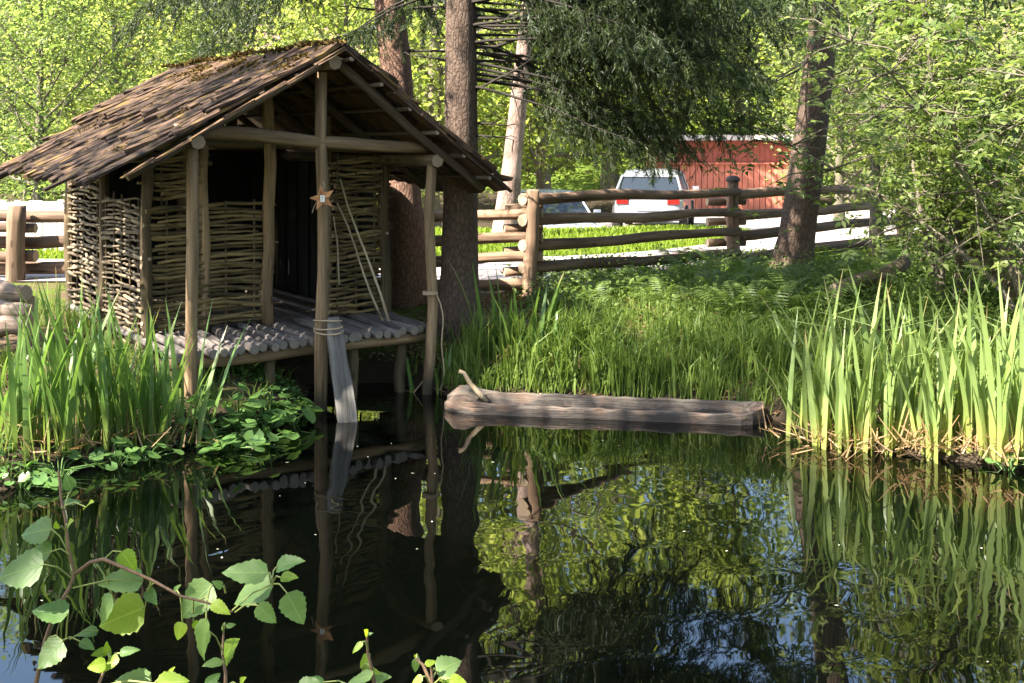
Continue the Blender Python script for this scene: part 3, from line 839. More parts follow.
def tree(name, label, tm, cm, loc, rz=0, sc=1, group=None, lmat=None, cat='tree'):
    o = thing(name, label, cat, loc, rz, group); o.scale = (sc, sc, sc)
    put('trunk', tm, o); c = put('crown', cm, o)
    if lmat:
        c.material_slots[0].link = 'OBJECT'; c.material_slots[0].material = M[lmat]
    return o

def needles(r, A, B, n, nl, nw, spread=.5):
    """n needle sprays along twig segments A->B (m,3)"""
    m = len(A); k = np.repeat(np.arange(m), n)
    u = r.uniform(0, 1, (m * n, 1)); P = A[k] + (B[k] - A[k]) * u
    ax = (B - A); ax = (ax / (np.linalg.norm(ax, axis=1, keepdims=True) + 1e-9))[k]
    d = ax * .75 + rv(r, m * n) * spread * 1.1; d[:, 2] -= .12; d /= np.linalg.norm(d, axis=1, keepdims=True)
    s = np.cross(d, rv(r, m * n)); s /= np.linalg.norm(s, axis=1, keepdims=True) + 1e-9
    L = nl * r.uniform(.6, 1.3, (m * n, 1)); w = nw * r.uniform(.7, 1.3, (m * n, 1))
    return np.stack([P - s * w * .4, P + s * w * .4, P + d * L + s * w * .25, P + d * L - s * w * .25], 1)

def bough(r, mb, start, az, L, el, droop, dens=1.0, rad=.03, hang=.6, twn=26, bare=.15):
    """drooping spruce bough: adds wood to mb, returns twig segments"""
    pts = [np.array(start, float)]; d = np.array([math.cos(az) * math.cos(el), math.sin(az) * math.cos(el), math.sin(el)])
    n = 9
    for i in range(n):
        u = i / n
        d = d + np.array([0, 0, -droop * (1 if u < .6 else -.6)]) / n * 1.6 + r.normal(0, .03, 3); d /= np.linalg.norm(d)
        pts.append(pts[-1] + d * L / n)
    mb.tube(pts, [rad * (1 - .9 * i / n) for i in range(n + 1)], 5)
    A = []; B = []
    P = np.array(pts)
    for j in range(twn):
        u = bare + (1 - bare) * (j + r.uniform(0, 1)) / twn; k = min(int(u * n), n - 1); f = u * n - k
        p = P[k] + (P[k + 1] - P[k]) * f; t_ = P[k + 1] - P[k]; t_ /= np.linalg.norm(t_)
        sd = np.cross(t_, [0, 0, 1]); sd /= np.linalg.norm(sd) + 1e-9
        l = hang * (.5 + .5 * (1 - u) + r.uniform(-.2, .3)) * min(1, L / 2)
        dd = t_ * .75 + sd * (1 if j % 2 else -1) * r.uniform(.35, .9) + np.array([0, 0, -.25 - r.uniform(0, .45)]); dd /= np.linalg.norm(dd)
        q = p; m_ = 3; prev = p
        wpts = [p]
        for i in range(m_):
            dd = dd + np.array([0, 0, -.22]) + r.normal(0, .08, 3); dd /= np.linalg.norm(dd)
            nx = prev + dd * l / m_
            A.append(prev); B.append(nx)
            # side twiglets
            for s2 in range(2):
                tw = dd * .5 + r.normal(0, .5, 3) + np.array([0, 0, -.35]); tw /= np.linalg.norm(tw)
                b2 = prev + (nx - prev) * r.uniform() ; e2 = b2 + tw * l * r.uniform(.22, .5); A.append(b2); B.append(e2)
            prev = nx; wpts.append(nx)
        mb.tube(wpts, [rad * .22, rad * .16, rad * .12, rad * .05], 3)
    for k in range(n - 3, n): A.append(P[k]); B.append(P[k + 1])
    return np.array(A), np.array(B)

def spruce(seed, base, r0, H, bmat, boughs, name, label, lean=(0, 0), upper0=4.2, group=None, nupper=44, upperR=2.3, dead=()):
    r = np.random.default_rng(seed)
    o = thing(name, label, 'tree', base, 0, group)
    mb = MB(); n = 26; pts = []; rad = []
    for i in range(n + 1):
        u = (i / n) ** 1.6; z = -.3 + (H + .3) * u
        pts.append((lean[0] * z + .02 * math.sin(z * 1.1 + seed), lean[1] * z + .02 * math.sin(z * .9), z))
        rad.append(r0 * ((1 - .93 * u)) * (1 + .55 * math.exp(-max(z, 0) / .22)))
    mb.tube(pts, rad, 14, 0, None, .05, r)
    put('trunk', mb.mesh('trunk', [M[bmat]]), o)
    tw = MB(); segA = []; segB = []
    for (z, az, L, el, dr, hang, twn, bare) in boughs:
        A, B = bough(r, tw, (lean[0] * z, lean[1] * z, z), az, L, el, dr, 1, .018, hang, twn, bare); segA.append(A); segB.append(B)
    mbd = MB()
    for (z, az, L, el) in dead:
        p = np.array([lean[0] * z, lean[1] * z, z]); d = np.array([math.cos(az) * math.cos(el), math.sin(az) * math.cos(el), math.sin(el)])
        P = [p]
        for i in range(5):
            d = d + r.normal(0, .10, 3); d /= np.linalg.norm(d); P.append(P[-1] + d * L / 5)
            if i > 0:
                e = d + r.normal(0, .6, 3); e /= np.linalg.norm(e); mbd.tube([P[-1], P[-1] + e * L * .15, P[-1] + e * L * .28 + np.array([0, 0, -.04])], [.007, .005, .002], 4)
        mbd.tube(P, [.02, .017, .014, .011, .008, .003], 5)
    if dead: put('dead_branch', mbd.mesh('dead_branch', [M['twig']]), o)
    Q = []
    if segA:
        A = np.concatenate(segA); B = np.concatenate(segB)
        Q.append(needles(r, A, B, 18, .055, .0078))
    uA = []; uB = []
    for k in range(nupper):
        v = (k + r.uniform(0, .7)) / nupper; z = upper0 + (H - upper0) * v
        L = upperR * (1 - v) ** .8 * r.uniform(.75, 1.15) + .25
        A, B = bough(r, tw, (lean[0] * z, lean[1] * z, z), k * 2.4 + r.uniform(-.4, .4), L, r.uniform(-.15, .15), .5, 1, .03, .7, 12, .12); uA.append(A); uB.append(B)
    if uA: Q.append(needles(r, np.concatenate(uA), np.concatenate(uB), 5, .15, .035))
    put('limbs', tw.mesh('limbs', [M['twig']]), o)
    put('crown', quad_mesh('crown', np.concatenate(Q), [M['needle']]), o)
    return o

# ------------------------------------------------------------------ the three spruces and the birch
b1 = Vector((-1.12, 12.75, .42)); b2 = Vector((xat(461, 11.6), 11.6, .5)); b3 = Vector((xat(789, 14.7), 14.7, .55))
# boughs: (height, azimuth, length, elevation, droop, hang, twigs, bare)
rb = np.random.default_rng(77)
B2 = []
for i in range(18):
    z = 2.5 + i * .115
    B2.append((z, R(rb.uniform(-40, 30)), rb.uniform(1.9, 2.9), R(rb.uniform(-8, 12)), rb.uniform(.15, .55), rb.uniform(.45, .85), 20, .26))
B2 += [(3.05 + .13 * i, R(rb.uniform(-38, 12)), rb.uniform(2.0, 2.9), R(rb.uniform(-4, 10)), rb.uniform(.15, .4), .7, 30, .34) for i in range(9)]
B2 += [(3.3 + .13 * i, R(rb.uniform(-30, 15)), rb.uniform(3.0, 3.7), R(rb.uniform(-8, 6)), rb.uniform(.15, .4), .8, 28, .3) for i in range(6)]
B2 += [(2.38 + .06 * i, R(rb.uniform(-28, 8)), rb.uniform(1.7, 2.3), R(rb.uniform(-8, 2)), .25, .55, 16, .35) for i in range(4)]
B2 += [(2.62 + .085 * i, R(rb.uniform(-30, 14)), rb.uniform(2.4, 3.2), R(rb.uniform(-5, 7)), rb.uniform(.15, .35), rb.uniform(.6, .9), 28, .24) for i in range(9)]
B2 += [(2.9, R(60), 1.6, 0, .4, .5, 14, .3), (3.4, R(150), 1.9, 0, .5, .6, 16, .3), (3.3, R(200), 1.5, 0, .5, .6, 14, .3)]
D2 = [(z, R(a), L, R(e)) for z, a, L, e in ((2.45, -15, 1.3, -6), (2.25, -8, .8, 22), (2.0, -5, .5, 3), (2.75, -22, 1.9, -3), (3.0, -12, 1.9, -8), (3.2, 0, 1.4, -10), (1.85, 0, .55, 0), (2.6, 160, .6, 10), (2.95, -30, 1.2, 6))]
spruce(11, b2, .195, 15, 'spruce_bark', B2, 'spruce_tree', 'dark spruce trunk just right of the hut roof, boughs hanging over the boat', (-.006, 0), 4.4, 'spruces on the bank', 40, 2.2, D2)
B1 = [(4.0, R(175), 2.2, R(-4), .5, .7, 26, .2), (4.1, R(205), 2.5, R(-2), .45, .7, 26, .2), (4.3, R(160), 2.0, 0, .5, .8, 24, .2), (4.2, R(190), 2.8, R(-4), .4, .8, 26, .3),
      (3.9, R(75), 1.8, 0, .5, .6, 18, .2), (3.7, R(20), 1.2, 0, .5, .5, 14, .3)]
D1 = [(3.35, R(190), .5, R(-10)), (3.3, R(-5), .8, R(8)), (2.9, R(-8), .9, R(-3)), (3.6, R(10), .9, R(-14))]
spruce(12, b1, .215, 16, 'red_bark', B1, 'spruce_tree', 'reddish spruce trunk rising close behind the hut wall', (-.07, 0), 4.9, 'spruces on the bank', 40, 2.4, D1)
B3 = [(3.9, R(170), 2.2, R(0), .5, .6, 22, .2), (3.7, R(-20), 1.8, 0, .5, .5, 18, .3), (4.0, R(230), 2, 0, .5, .6, 20, .2)]
D3 = [(2.9, R(195), 1.2, R(-18)), (2.95, R(185), .9, R(-35)), (2.7, R(0), .5, R(-10)), (3.3, R(-10), .8, R(5))]
spruce(13, b3, .235, 16, 'spruce_bark', B3, 'spruce_tree', 'stout leaning spruce trunk on the right part of the bank', (.145, 0), 4.6, 'spruces on the bank', 36, 2.3, D3)
# spruces off to the left that shade the hut roof

# pale trunk beyond the fence
pb = Vector((xat(505, 20.5), 20.5, gz(xat(505, 20.5), 20.5)))
tm, cm = deciduous(31, 12, 2.8, .19, 12000, .12, .30, 22, .4, .6, 'pale_bark', 'leaf_yellow', .3, (.10, 0), .006)
pass
tree('birch_tree', 'pale pinkish trunk lit by the sun beyond the fence', tm, cm, pb, .0)

# ------------------------------------------------------------------ leafy trees
tm, cm = deciduous(41, 5.9, 2.7, .10, 20000, .08, .12, 40, .5, .55, 'tree_bark', 'leaf_light', .26, (.0, 0), .015, .5)
tree('slender_tree', 'slender light green tree with thin trunk at the upper left', tm, cm, (xat(38, 21), 21, gz(-8.6, 21)), .4)
tm, cm = deciduous(43, 10.5, 3.2, .17, 4200, .12, .35, 30, .5, .6, 'tree_bark', 'leaf_light', .34)
tree('leafy_tree', 'leafy tree out of view on the left bank, shading the hut', tm, cm, (-8.3, 6.6, .6), .4)
tree('leafy_tree', 'second leafy tree out of view behind the left bank', tm, cm, (-5.6, -1.5, .6), 2.4, .95)
tm, cm = deciduous(44, 13.5, 2.6, .2, 5500, .12, .5, 30, .5, .6, 'tree_bark', 'leaf_light', .34)
tree('leafy_tree', 'tall leafy tree out of view by the left shore, shading the boat', tm, cm, (-6.5, 4.5, .6), 1.4)
TP = [deciduous(51, 9.5, 3.3, .18, 11000, .15, .10, 34, .45, .6, 'tree_bark', 'leaf_light', .36),
      deciduous(52, 10.5, 3.6, .2, 11000, .16, .08, 36, .45, .62, 'tree_bark', 'leaf_yellow', .4),
      deciduous(53, 8.5, 3.0, .16, 10000, .15, .06, 32, .45, .6, 'tree_bark', 'leaf_pale', .36)]
kinds = ['light green', 'yellow green', 'pale green']
spots = [(-70, 30, 0, .9), (110, 27, 1, .76), (175, 36, 0, .92), (240, 30, 2, .9), (300, 40, 1, 1.1), (350, 27, 1, .8), (430, 33, 1, 1.05), (470, 42, 0, 1.2), (545, 36, 1, .95),
         (610, 46, 1, 1.15), (680, 50, 0, 1.2), (740, 47, 1, 1.05), (800, 45, 2, 1.0), (850, 38, 1, 1.0), (900, 44, 0, 1.1), (960, 34, 2, 1.0), (1010, 42, 1, 1.1), (1090, 36, 0, 1.1),
         (30, 42, 1, 1.05), (-10, 36, 2, .95), (100, 47, 0, 1.0), (205, 48, 1, 1.0), (390, 50, 2, 1.2), (-140, 24, 1, .9), (1130, 26, 0, 1.0), (1000, 24, 1, .8), (840, 27, 0, .75)]
CNT = [0, 0, 0]
ORDT = ['first', 'second', 'third', 'fourth', 'fifth', 'sixth', 'seventh', 'eighth', 'ninth', 'tenth', 'eleventh', 'twelfth', 'thirteenth', 'fourteenth', 'fifteenth']
for i, (px, Y, k, s) in enumerate(sorted(spots)):
    x = xat(px, Y); CNT[k] += 1
    if 380 < px < 830: s *= 1.42 if 540 < px < 790 else 1.3
    tree('leafy_tree', ORDT[CNT[k] - 1] + ' from the left of the ' + kinds[k] + ' trees in the wood beyond the road', TP[k][0], TP[k][1], (x, Y, gz(x, Y) - .1), i * 1.7, s, kinds[k] + ' trees beyond the road')

for i, (x, y, k, s) in enumerate([(-4, -5, 0, 1.1), (1.5, -6.5, 1, 1.1), (6.5, -4.5, 2, 1.2), (10, .5, 0, 1.1), (10.5, 6, 1, 1.0), (-11, -5, 2, 1.1)]):
    tree('leafy_tree', ORDT[i] + ' leafy tree out of view behind the photographer', TP[k][0], TP[k][1], (x, y, .6), i * 2.1, s, 'trees behind the photographer')
# far wooded slope as one mass
rf = np.random.default_rng(60)
n = 900; fx = rf.uniform(-75, 75, n); fy = rf.uniform(54, 125, n)
C = np.stack([fx, fy, ground(fx, fy)], 1)
nl = 60; P = np.repeat(C, nl, 0) + rf.normal(0, 1, (n * nl, 3)) * np.array([1.6, 1.6, 1.7]) + np.array([0, 0, 3.5])
Q = leaf_quads(rf, P, .85, .5, .7)
tag(put('far_woodland', quad_mesh('far_woodland', Q, [M['leaf_yellow']])), 'far wooded hillside in yellow green leaf', 'woodland', kind='stuff')

# elder-like shrub on the right bank
def shrub(seed, base, stems, nl, leaf, label, name='leafy_shrub', mat='leaf_elder', spread=1.0, H=3.4, clump=.16, group=None, fork=7, xmin=-9):
    r = np.random.default_rng(seed); o = thing(name, label, 'shrub', base, 0, group); mb = MB(); tips = []
    for k in range(stems):
        az = 2 * PI * k / stems + r.uniform(-.4, .4); left = xmin > -5 and math.cos(az) < 0; el = R(r.uniform(80, 86) if left else r.uniform(58, 82))
        d = np.array([math.cos(az) * math.cos(el), math.sin(az) * math.cos(el), math.sin(el)]); p = np.array([math.cos(az), math.sin(az), 0]) * .1
        P = [p]; L = H * r.uniform(.8, 1.2)
        for i in range(7):
            d = d + np.array([math.cos(az), math.sin(az), 0]) * (.015 if left else .09) * spread + r.normal(0, .07, 3); d /= np.linalg.norm(d); P.append(P[-1] + d * L / 7)
        mb.tube(P, [.035, .031, .027, .022, .018, .013, .009, .004], 6)
        for i in range(2, 8):
            for q in range(fork):
                e = d * .25 + r.normal(0, .7, 3) * np.array([1, 1, .6]); e[0] = abs(e[0]) * .6 if left and r.uniform() < .6 else e[0]; e /= np.linalg.norm(e); l = r.uniform(.3, .95) * spread
                m1 = P[i] + e * l * .5 + r.normal(0, .03, 3); e1 = P[i] + e * l + np.array([0, 0, -.12 * l])
                mb.tube([P[i], m1, e1], [.009, .006, .002], 4); tips += [e1, (m1 + e1) / 2, m1]
    T = np.array(tips)
    T = T[T[:, 0] > xmin]
    # leaflets in sprays of five
    ns = nl // 5; C = T[r.integers(len(T), size=ns)] + r.normal(0, clump, (ns, 3))
    ax = rv(r, ns); ax[:, 2] = ax[:, 2] * .4 - .15; ax /= np.linalg.norm(ax, axis=1, keepdims=True)
    nr = rv(r, ns) * .5; nr[:, 2] += .9; nr -= ax * (nr * ax).sum(1, keepdims=True); nr /= np.linalg.norm(nr, axis=1, keepdims=True)
    sd = np.cross(nr, ax); Q = []
    for (u, a) in ((0, -1.0), (0, 1.0), (.5, -.9), (.5, .9), (.75, 0)):
        d = ax * math.cos(a) + sd * math.sin(a); s = np.cross(nr, d)
        L = leaf * r.uniform(.65, 1.3, (ns, 1)); b = C + ax * leaf * u * 1.3
        jn = nr + rv(r, ns) * .35; fold = jn * L * .12
        Q.append(np.stack([b, b + d * L * .45 + s * L * .24 + fold, b + d * L - jn * L * .1, b + d * L * .45 - s * L * .24 + fold], 1))
    put('stems', mb.mesh('stems', [M['tree_bark']]), o); put('foliage', quad_mesh('foliage', np.concatenate(Q), [M[mat]]), o)
    return o
def gp(px, Y, dz=0): x = xat(px, Y); return Vector((x, Y, gz(x, Y) + dz))
shrub(71, gp(950, 11.8), 8, 9000, .085, 'large leafy shrub with arching stems on the right bank', H=3.8, spread=.85, xmin=-1.12)
shrub(72, gp(1040, 10.6), 7, 8000, .085, 'leafy shrub at the right edge of the picture', H=3.2, spread=1.1)
shrub(73, gp(1000, 14.5), 8, 10000, .09, 'taller bush behind the large leafy shrub', H=4.0, spread=1.3, mat='leaf_pale')
shrub(74, gp(915, 16.5), 5, 6000, .08, 'thin bush beside the leaning spruce', H=4.2, spread=.8, xmin=-.6)
tm, cm = deciduous(75, 7, 2.0, .10, 9000, .09, .38, 26, .5, .55, 'tree_bark', 'leaf_elder', .2)
tree('young_tree', 'young tree with a straight grey trunk right of the leaning spruce', tm, cm, gp(877, 17), 1.0)

# fallen logs under the shrubs
o = log('fallen_log', at(940, 208, 12.2), at(1020, 292, 11.2), .10, .12, M['moss_log'], None, .03); tag(o, 'mossy fallen log slanting down under the right shrubs', 'log')
o = log('fallen_log', at(835, 292, 11.6), at(905, 262, 12.3), .09, .075, M['moss_log'], None, .03); tag(o, 'dark mossy log lying behind the right iris bed', 'log')

# ------------------------------------------------------------------ iris beds
def blade_mesh(seed, mat):
    r = np.random.default_rng(seed); n = 7; vs_ = []; bend = r.uniform(.02, .30); w0 = r.uniform(.012, .023)
    kink = r.uniform() < .2
    for i in range(n + 1):
        u = i / n; z = u * (1 - .12 * bend); x = bend * u ** 2.4
        if kink and u > .7: x += (u - .7) * .9; z -= (u - .7) * .7
        w = w0 * (1 - max(0, (u - .35) / .65) ** 1.7) * (1 if u > .05 else .8) + .0008
        vs_ += [(x, -w, z), (x - .004 * (1 - u), 0, z), (x, w, z)]
    fs = []
    for i in range(n):
        for k in range(2): fs.append((i * 3 + k, i * 3 + k + 1, (i + 1) * 3 + k + 1, (i + 1) * 3 + k))
    return mesh('blade', vs_, fs, [mat], None, True)
IB = [blade_mesh(300 + i, M['leaf_iris']) for i in range(18)]
IP = [blade_mesh(330 + i, M['leaf_iris_pale']) for i in range(22)]
ORD = ['first', 'second', 'third', 'fourth', 'fifth', 'sixth', 'seventh', 'eighth', 'ninth', 'tenth', 'eleventh', 'twelfth']
def iris_clump(px, py, nb, h, lib, label, group, spr=.17, seed=0, dry=18, wsc=1.0):
    r = np.random.default_rng(seed); x, y = wpt(px, py); z = max(gz(x, y), -.06)
    o = thing('iris_clump', label, 'iris', (x, y, z), 0, group)
    for i in range(nb):
        az = r.uniform(0, 2 * PI); rr = spr * math.sqrt(r.uniform())
        tilt = r.normal(0, .07); q = Quaternion((0, 0, 1), r.uniform(0, 2 * PI)) @ Quaternion((0, 1, 0), r.normal(.06, .10)) @ Quaternion((0, 0, 1), r.normal(0, .5))
        s = h * r.uniform(.55, 1.12)
        put('blade', lib[r.integers(len(lib))], o, (rr * math.cos(az) * 1.3, rr * math.sin(az), -.05), q, (s, s * r.uniform(.8, 1.2) * wsc / h * 1.1, s))
    if dry:
        P = np.stack([r.normal(0, spr, dry * 3), r.normal(0, spr * .7, dry * 3) - .05, r.uniform(0, .05, dry * 3)], 1)
        d = rv(r, dry * 3); d[:, 2] = np.abs(d[:, 2]) * .9 + .1; d /= np.linalg.norm(d, axis=1, keepdims=True)
        s_ = np.cross(d, rv(r, dry * 3)) * .007; L = r.uniform(.08, .26, (dry * 3, 1))
        put('dry_leaves', quad_mesh('dry_leaves', np.stack([P - s_, P + s_, P + d * L + s_ * .4, P + d * L - s_ * .4], 1), [M['dry']]), o)['kind'] = 'stuff'
    return o
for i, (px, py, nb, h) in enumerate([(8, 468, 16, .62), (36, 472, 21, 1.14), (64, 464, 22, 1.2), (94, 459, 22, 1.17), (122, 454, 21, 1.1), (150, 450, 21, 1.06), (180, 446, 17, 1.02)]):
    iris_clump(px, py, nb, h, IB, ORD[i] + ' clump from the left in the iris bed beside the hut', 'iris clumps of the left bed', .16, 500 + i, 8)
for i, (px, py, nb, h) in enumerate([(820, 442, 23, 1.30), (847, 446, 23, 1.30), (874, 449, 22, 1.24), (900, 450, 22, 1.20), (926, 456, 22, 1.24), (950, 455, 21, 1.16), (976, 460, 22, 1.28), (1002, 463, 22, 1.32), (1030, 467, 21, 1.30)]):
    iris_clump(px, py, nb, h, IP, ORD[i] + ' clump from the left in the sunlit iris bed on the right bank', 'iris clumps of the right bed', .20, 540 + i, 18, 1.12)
for i, (px, py, nb, h) in enumerate([(489, 391, 13, .98), (512, 391, 11, .86), (538, 392, 12, .9), (561, 393, 6, .68)]):
    iris_clump(px, py, nb, h, IB, ORD[i] + ' clump from the left of the irises behind the boat', 'iris clumps behind the boat', .11, 580 + i, 4, 1.1)
iris_clump(443, 394, 5, .5, IB, 'few short iris blades at the foot of the right porch post', None, .08, 590, 2)
iris_clump(414, 392, 5, .45, IB, 'sparse short iris blades in the dark under the deck edge', None, .09, 591, 2)

# ------------------------------------------------------------------ marsh plants with round leaves
def round_leaf(seed):
    r = np.random.default_rng(seed); vs_ = [(0, 0, 0)]; n = 16
    for i in range(n):
        a = -PI + .35 + (2 * PI - .7) * i / (n - 1); rr = 1 * (1 + .07 * math.sin(a * 6 + seed) + r.uniform(-.04, .04))
        vs_.append((math.cos(a) * rr + .15, math.sin(a) * rr, .10 * rr * math.sin(a * 2 + seed) + .16))
    return mesh('leaf', vs_, [(0, i, i + 1) for i in range(1, n)], [M['marsh']], None, True)
RL = [round_leaf(i) for i in range(7)]
def marsh(px, py, n, rad, lsize, label, group, seed, hmax=.26):
    r = np.random.default_rng(seed); x, y = wpt(px, py); o = thing('marsh_plant', label, 'plant', (x, y, 0), 0, group); mb = MB()
    for i in range(n):
        a = r.uniform(0, 2 * PI); rr = rad * math.sqrt(r.uniform()); z = max(.03, hmax * (1 - .75 * rr / rad) * r.uniform(.6, 1.15))
        e = Vector((rr * math.cos(a) * 1.2, rr * math.sin(a), z))
        q = Quaternion((0, 0, 1), a + r.normal(0, .6)) @ Quaternion((0, 1, 0), r.normal(.35, .25)) @ Quaternion((1, 0, 0), r.normal(0, .25))
        s = lsize * r.uniform(.65, 1.2)
        put('leaf', RL[r.integers(7)], o, e, q, (s, s, s))
        mb.tube([(0, 0, -.05), (e.x * .4, e.y * .4, z * .7), e], [.006, .005, .004], 4)
    mb.build('stems', [M['marsh']], o)
ML = [(205, 440, 22, .24, .062, .42), (238, 436, 24, .25, .066, .42), (268, 430, 24, .23, .068, .40), (293, 424, 18, .16, .066, .34), (228, 450, 18, .22, .06, .12), (262, 444, 18, .22, .064, .14),
      (115, 466, 15, .2, .05, .2), (60, 476, 15, .22, .055, .28), (20, 488, 22, .24, .046, .14), (150, 460, 14, .18, .048, .14), (30, 440, 12, .24, .06, .5)]
for i, (px, py, n, rd_, ls, hm) in enumerate(ML):
    lab = (ORD[i] + ' round leaved marsh plant counted along the water in front of the deck') if i < 6 else ('small round leaved plant at the foot of the ' + ORD[i - 6] + ' gap in the left irises')
    marsh(px, py, n, rd_, ls, lab, 'round leaved marsh plants', 600 + i, hm)
marsh(1008, 470, 12, .18, .045, 'small round leaved plant at the water below the right irises', 'round leaved marsh plants', 640, .16)

# ------------------------------------------------------------------ ferns
def frond_mesh(seed):
    r = np.random.default_rng(seed); V = []; n = 20; pts = []
    for i in range(n + 1):
        u = i / n; pts.append(np.array([u * .85, 0, .55 * math.sin(u * 1.9) - .12 * u * u]))
    for i in range(1, n):
        u = i / n; t_ = pts[i + 1] - pts[i - 1]; t_ /= np.linalg.norm(t_)
        L = .22 * math.sin(PI * min(1, u * .9 + .12)) ** .8
        for s in (-1, 1):
            d = np.array([.35, s, 0]) + t_ * .15; d /= np.linalg.norm(d); d[2] -= .25
            e = pts[i] + d * L; w = t_ * .020
            V.append([pts[i] - w, pts[i] + w, e + w * .2, e - w * .2])
    for i in range(n): V.append([pts[i] + [0, .006, 0], pts[i] - [0, .006, 0], pts[i + 1] - [0, .004, 0], pts[i + 1] + [0, .004, 0]])
    return quad_mesh('frond', np.array(V), [M['fern']])
FR = [frond_mesh(i) for i in range(3)]
FS = [(775, 12.2, .62), (745, 12.9, .6), (800, 11.4, .6), (715, 12.2, .5), (690, 13.6, .5), (650, 13.2, .45), (625, 12.6, .42), (665, 12.0, .45), (765, 11.2, .55), (735, 11.3, .5),
      (830, 13.0, .6), (860, 12.6, .6), (885, 13.4, .6), (610, 13.4, .4), (720, 14.2, .5), (960, 12.6, .6), (680, 14.8, .5), (590, 12.2, .38)]
for i, (px, Y, s) in enumerate(sorted(FS)):
    c = gp(px, Y, -.02); r = np.random.default_rng(700 + i)
    o = thing('fern', ('fern number %s from the left among the undergrowth on the bank' % (ORD[i] if i < 12 else 'thirteenth fourteenth fifteenth sixteenth seventeenth eighteenth'.split()[i - 12])).replace('number ', ''), 'fern', c, r.uniform(0, 6), 'ferns on the bank')
    for k in range(9):
        a = 2 * PI * k / 9 + r.uniform(-.3, .3); ss = s * r.uniform(.8, 1.25)
        put('frond', FR[k % 3], o, (0, 0, 0), Quaternion((0, 0, 1), a) @ Quaternion((0, 1, 0), r.uniform(-.35, .15)), (ss, ss, ss))

# ------------------------------------------------------------------ grasses and ground cover
def blades(r, X, Y, h, w, lean=.5, curve=.5, zoff=0.0):
    n = len(X); Z = ground(X, Y) + zoff
    az = r.uniform(0, 2 * PI, n); d = np.stack([np.cos(az), np.sin(az), np.zeros(n)], 1); s = np.stack([-np.sin(az), np.cos(az), np.zeros(n)], 1)
    fa = r.uniform(0, 2 * PI, n); s = np.stack([np.cos(fa), np.sin(fa), np.zeros(n)], 1)
    H_ = (h * r.uniform(.5, 1.25, n))[:, None]; l = (lean * r.uniform(.1, 1, n))[:, None]; w = (w * r.uniform(.7, 1.3, n))[:, None]
    P0 = np.stack([X, Y, Z], 1); up = np.array([0, 0, 1.0])
    P1 = P0 + up * H_ * .6 + d * H_ * l * .3; P2 = P1 + up * H_ * (.4 - .35 * l * curve) + d * H_ * l * .6
    q1 = np.stack([P0 - s * w, P0 + s * w, P1 + s * w * .85, P1 - s * w * .85], 1)
    q2 = np.stack([P1 - s * w * .85, P1 + s * w * .85, P2 + s * w * .1, P2 - s * w * .1], 1)
    return np.concatenate([q1, q2])
rg = np.random.default_rng(81)
def scatter(n, x0, x1, y0, y1, dmin, dmax, cl=0, cs=.15):
    if cl:
        cx_ = rg.uniform(x0, x1, cl); cy_ = rg.uniform(y0, y1, cl); k = rg.integers(cl, size=n)
        X = cx_[k] + rg.normal(0, cs, n); Y = cy_[k] + rg.normal(0, cs, n)
    else: X = rg.uniform(x0, x1, n); Y = rg.uniform(y0, y1, n)
    d = sdist(X, Y); m = (d > dmin) & (d < dmax)
    return X[m], Y[m]
Q = []
X, Y = scatter(9000, .2, 3.6, 9.2, 11.8, .02, .75, 130, .07); Q.append(blades(rg, X, Y, .42, .0065, .9, .9))
X, Y = scatter(2200, -.5, 2.6, 9.8, 10.9, .02, .45, 60, .06); Q.append(blades(rg, X, Y, .55, .0085, .7, .8))
X, Y = scatter(11000, .5, 5.0, 8.5, 13.5, .05, 4, 300, .12); Q.append(blades(rg, X, Y, .17, .006, .8, .8))
X, Y = scatter(2500, -1.0, .9, 10.3, 11.6, .03, .8, 60, .08); Q.append(blades(rg, X, Y, .2, .005, .8, .8))
X, Y = scatter(17000, -.7, 5.0, 7.3, 11, .0, .45, 420, .06); Q.append(blades(rg, X, Y, .21, .0055, .9, .9))
tag(put('bank_grass', quad_mesh('bank_grass', np.concatenate(Q), [M['grass']])), 'arching green grass along the far bank', 'grass', kind='stuff')
Q = []
X, Y = scatter(6000, -7, -1.9, 7.4, 12.5, .4, 5, 200, .12); 
hl = np.array([(x - Mx) * math.cos(TH) + (y - My) * math.sin(TH) for x, y in zip(X, Y)]); ht = np.array([-(x - Mx) * math.sin(TH) + (y - My) * math.cos(TH) for x, y in zip(X, Y)])
m = ~((np.abs(hl) < 1.3) & (ht > -.1) & (ht < 3.6)); X, Y = X[m], Y[m]
Q.append(blades(rg, X, Y, .22, .007, .8, .8))
X, Y = scatter(1800, -5.5, -1.8, 7.2, 10, .0, .7, 70, .1); Q.append(blades(rg, X, Y, .26, .006, .9, .9))
tag(put('left_bank_grass', quad_mesh('left_bank_grass', np.concatenate(Q), [M['grass']])), 'short grass between the left irises and the hut', 'grass', kind='stuff')
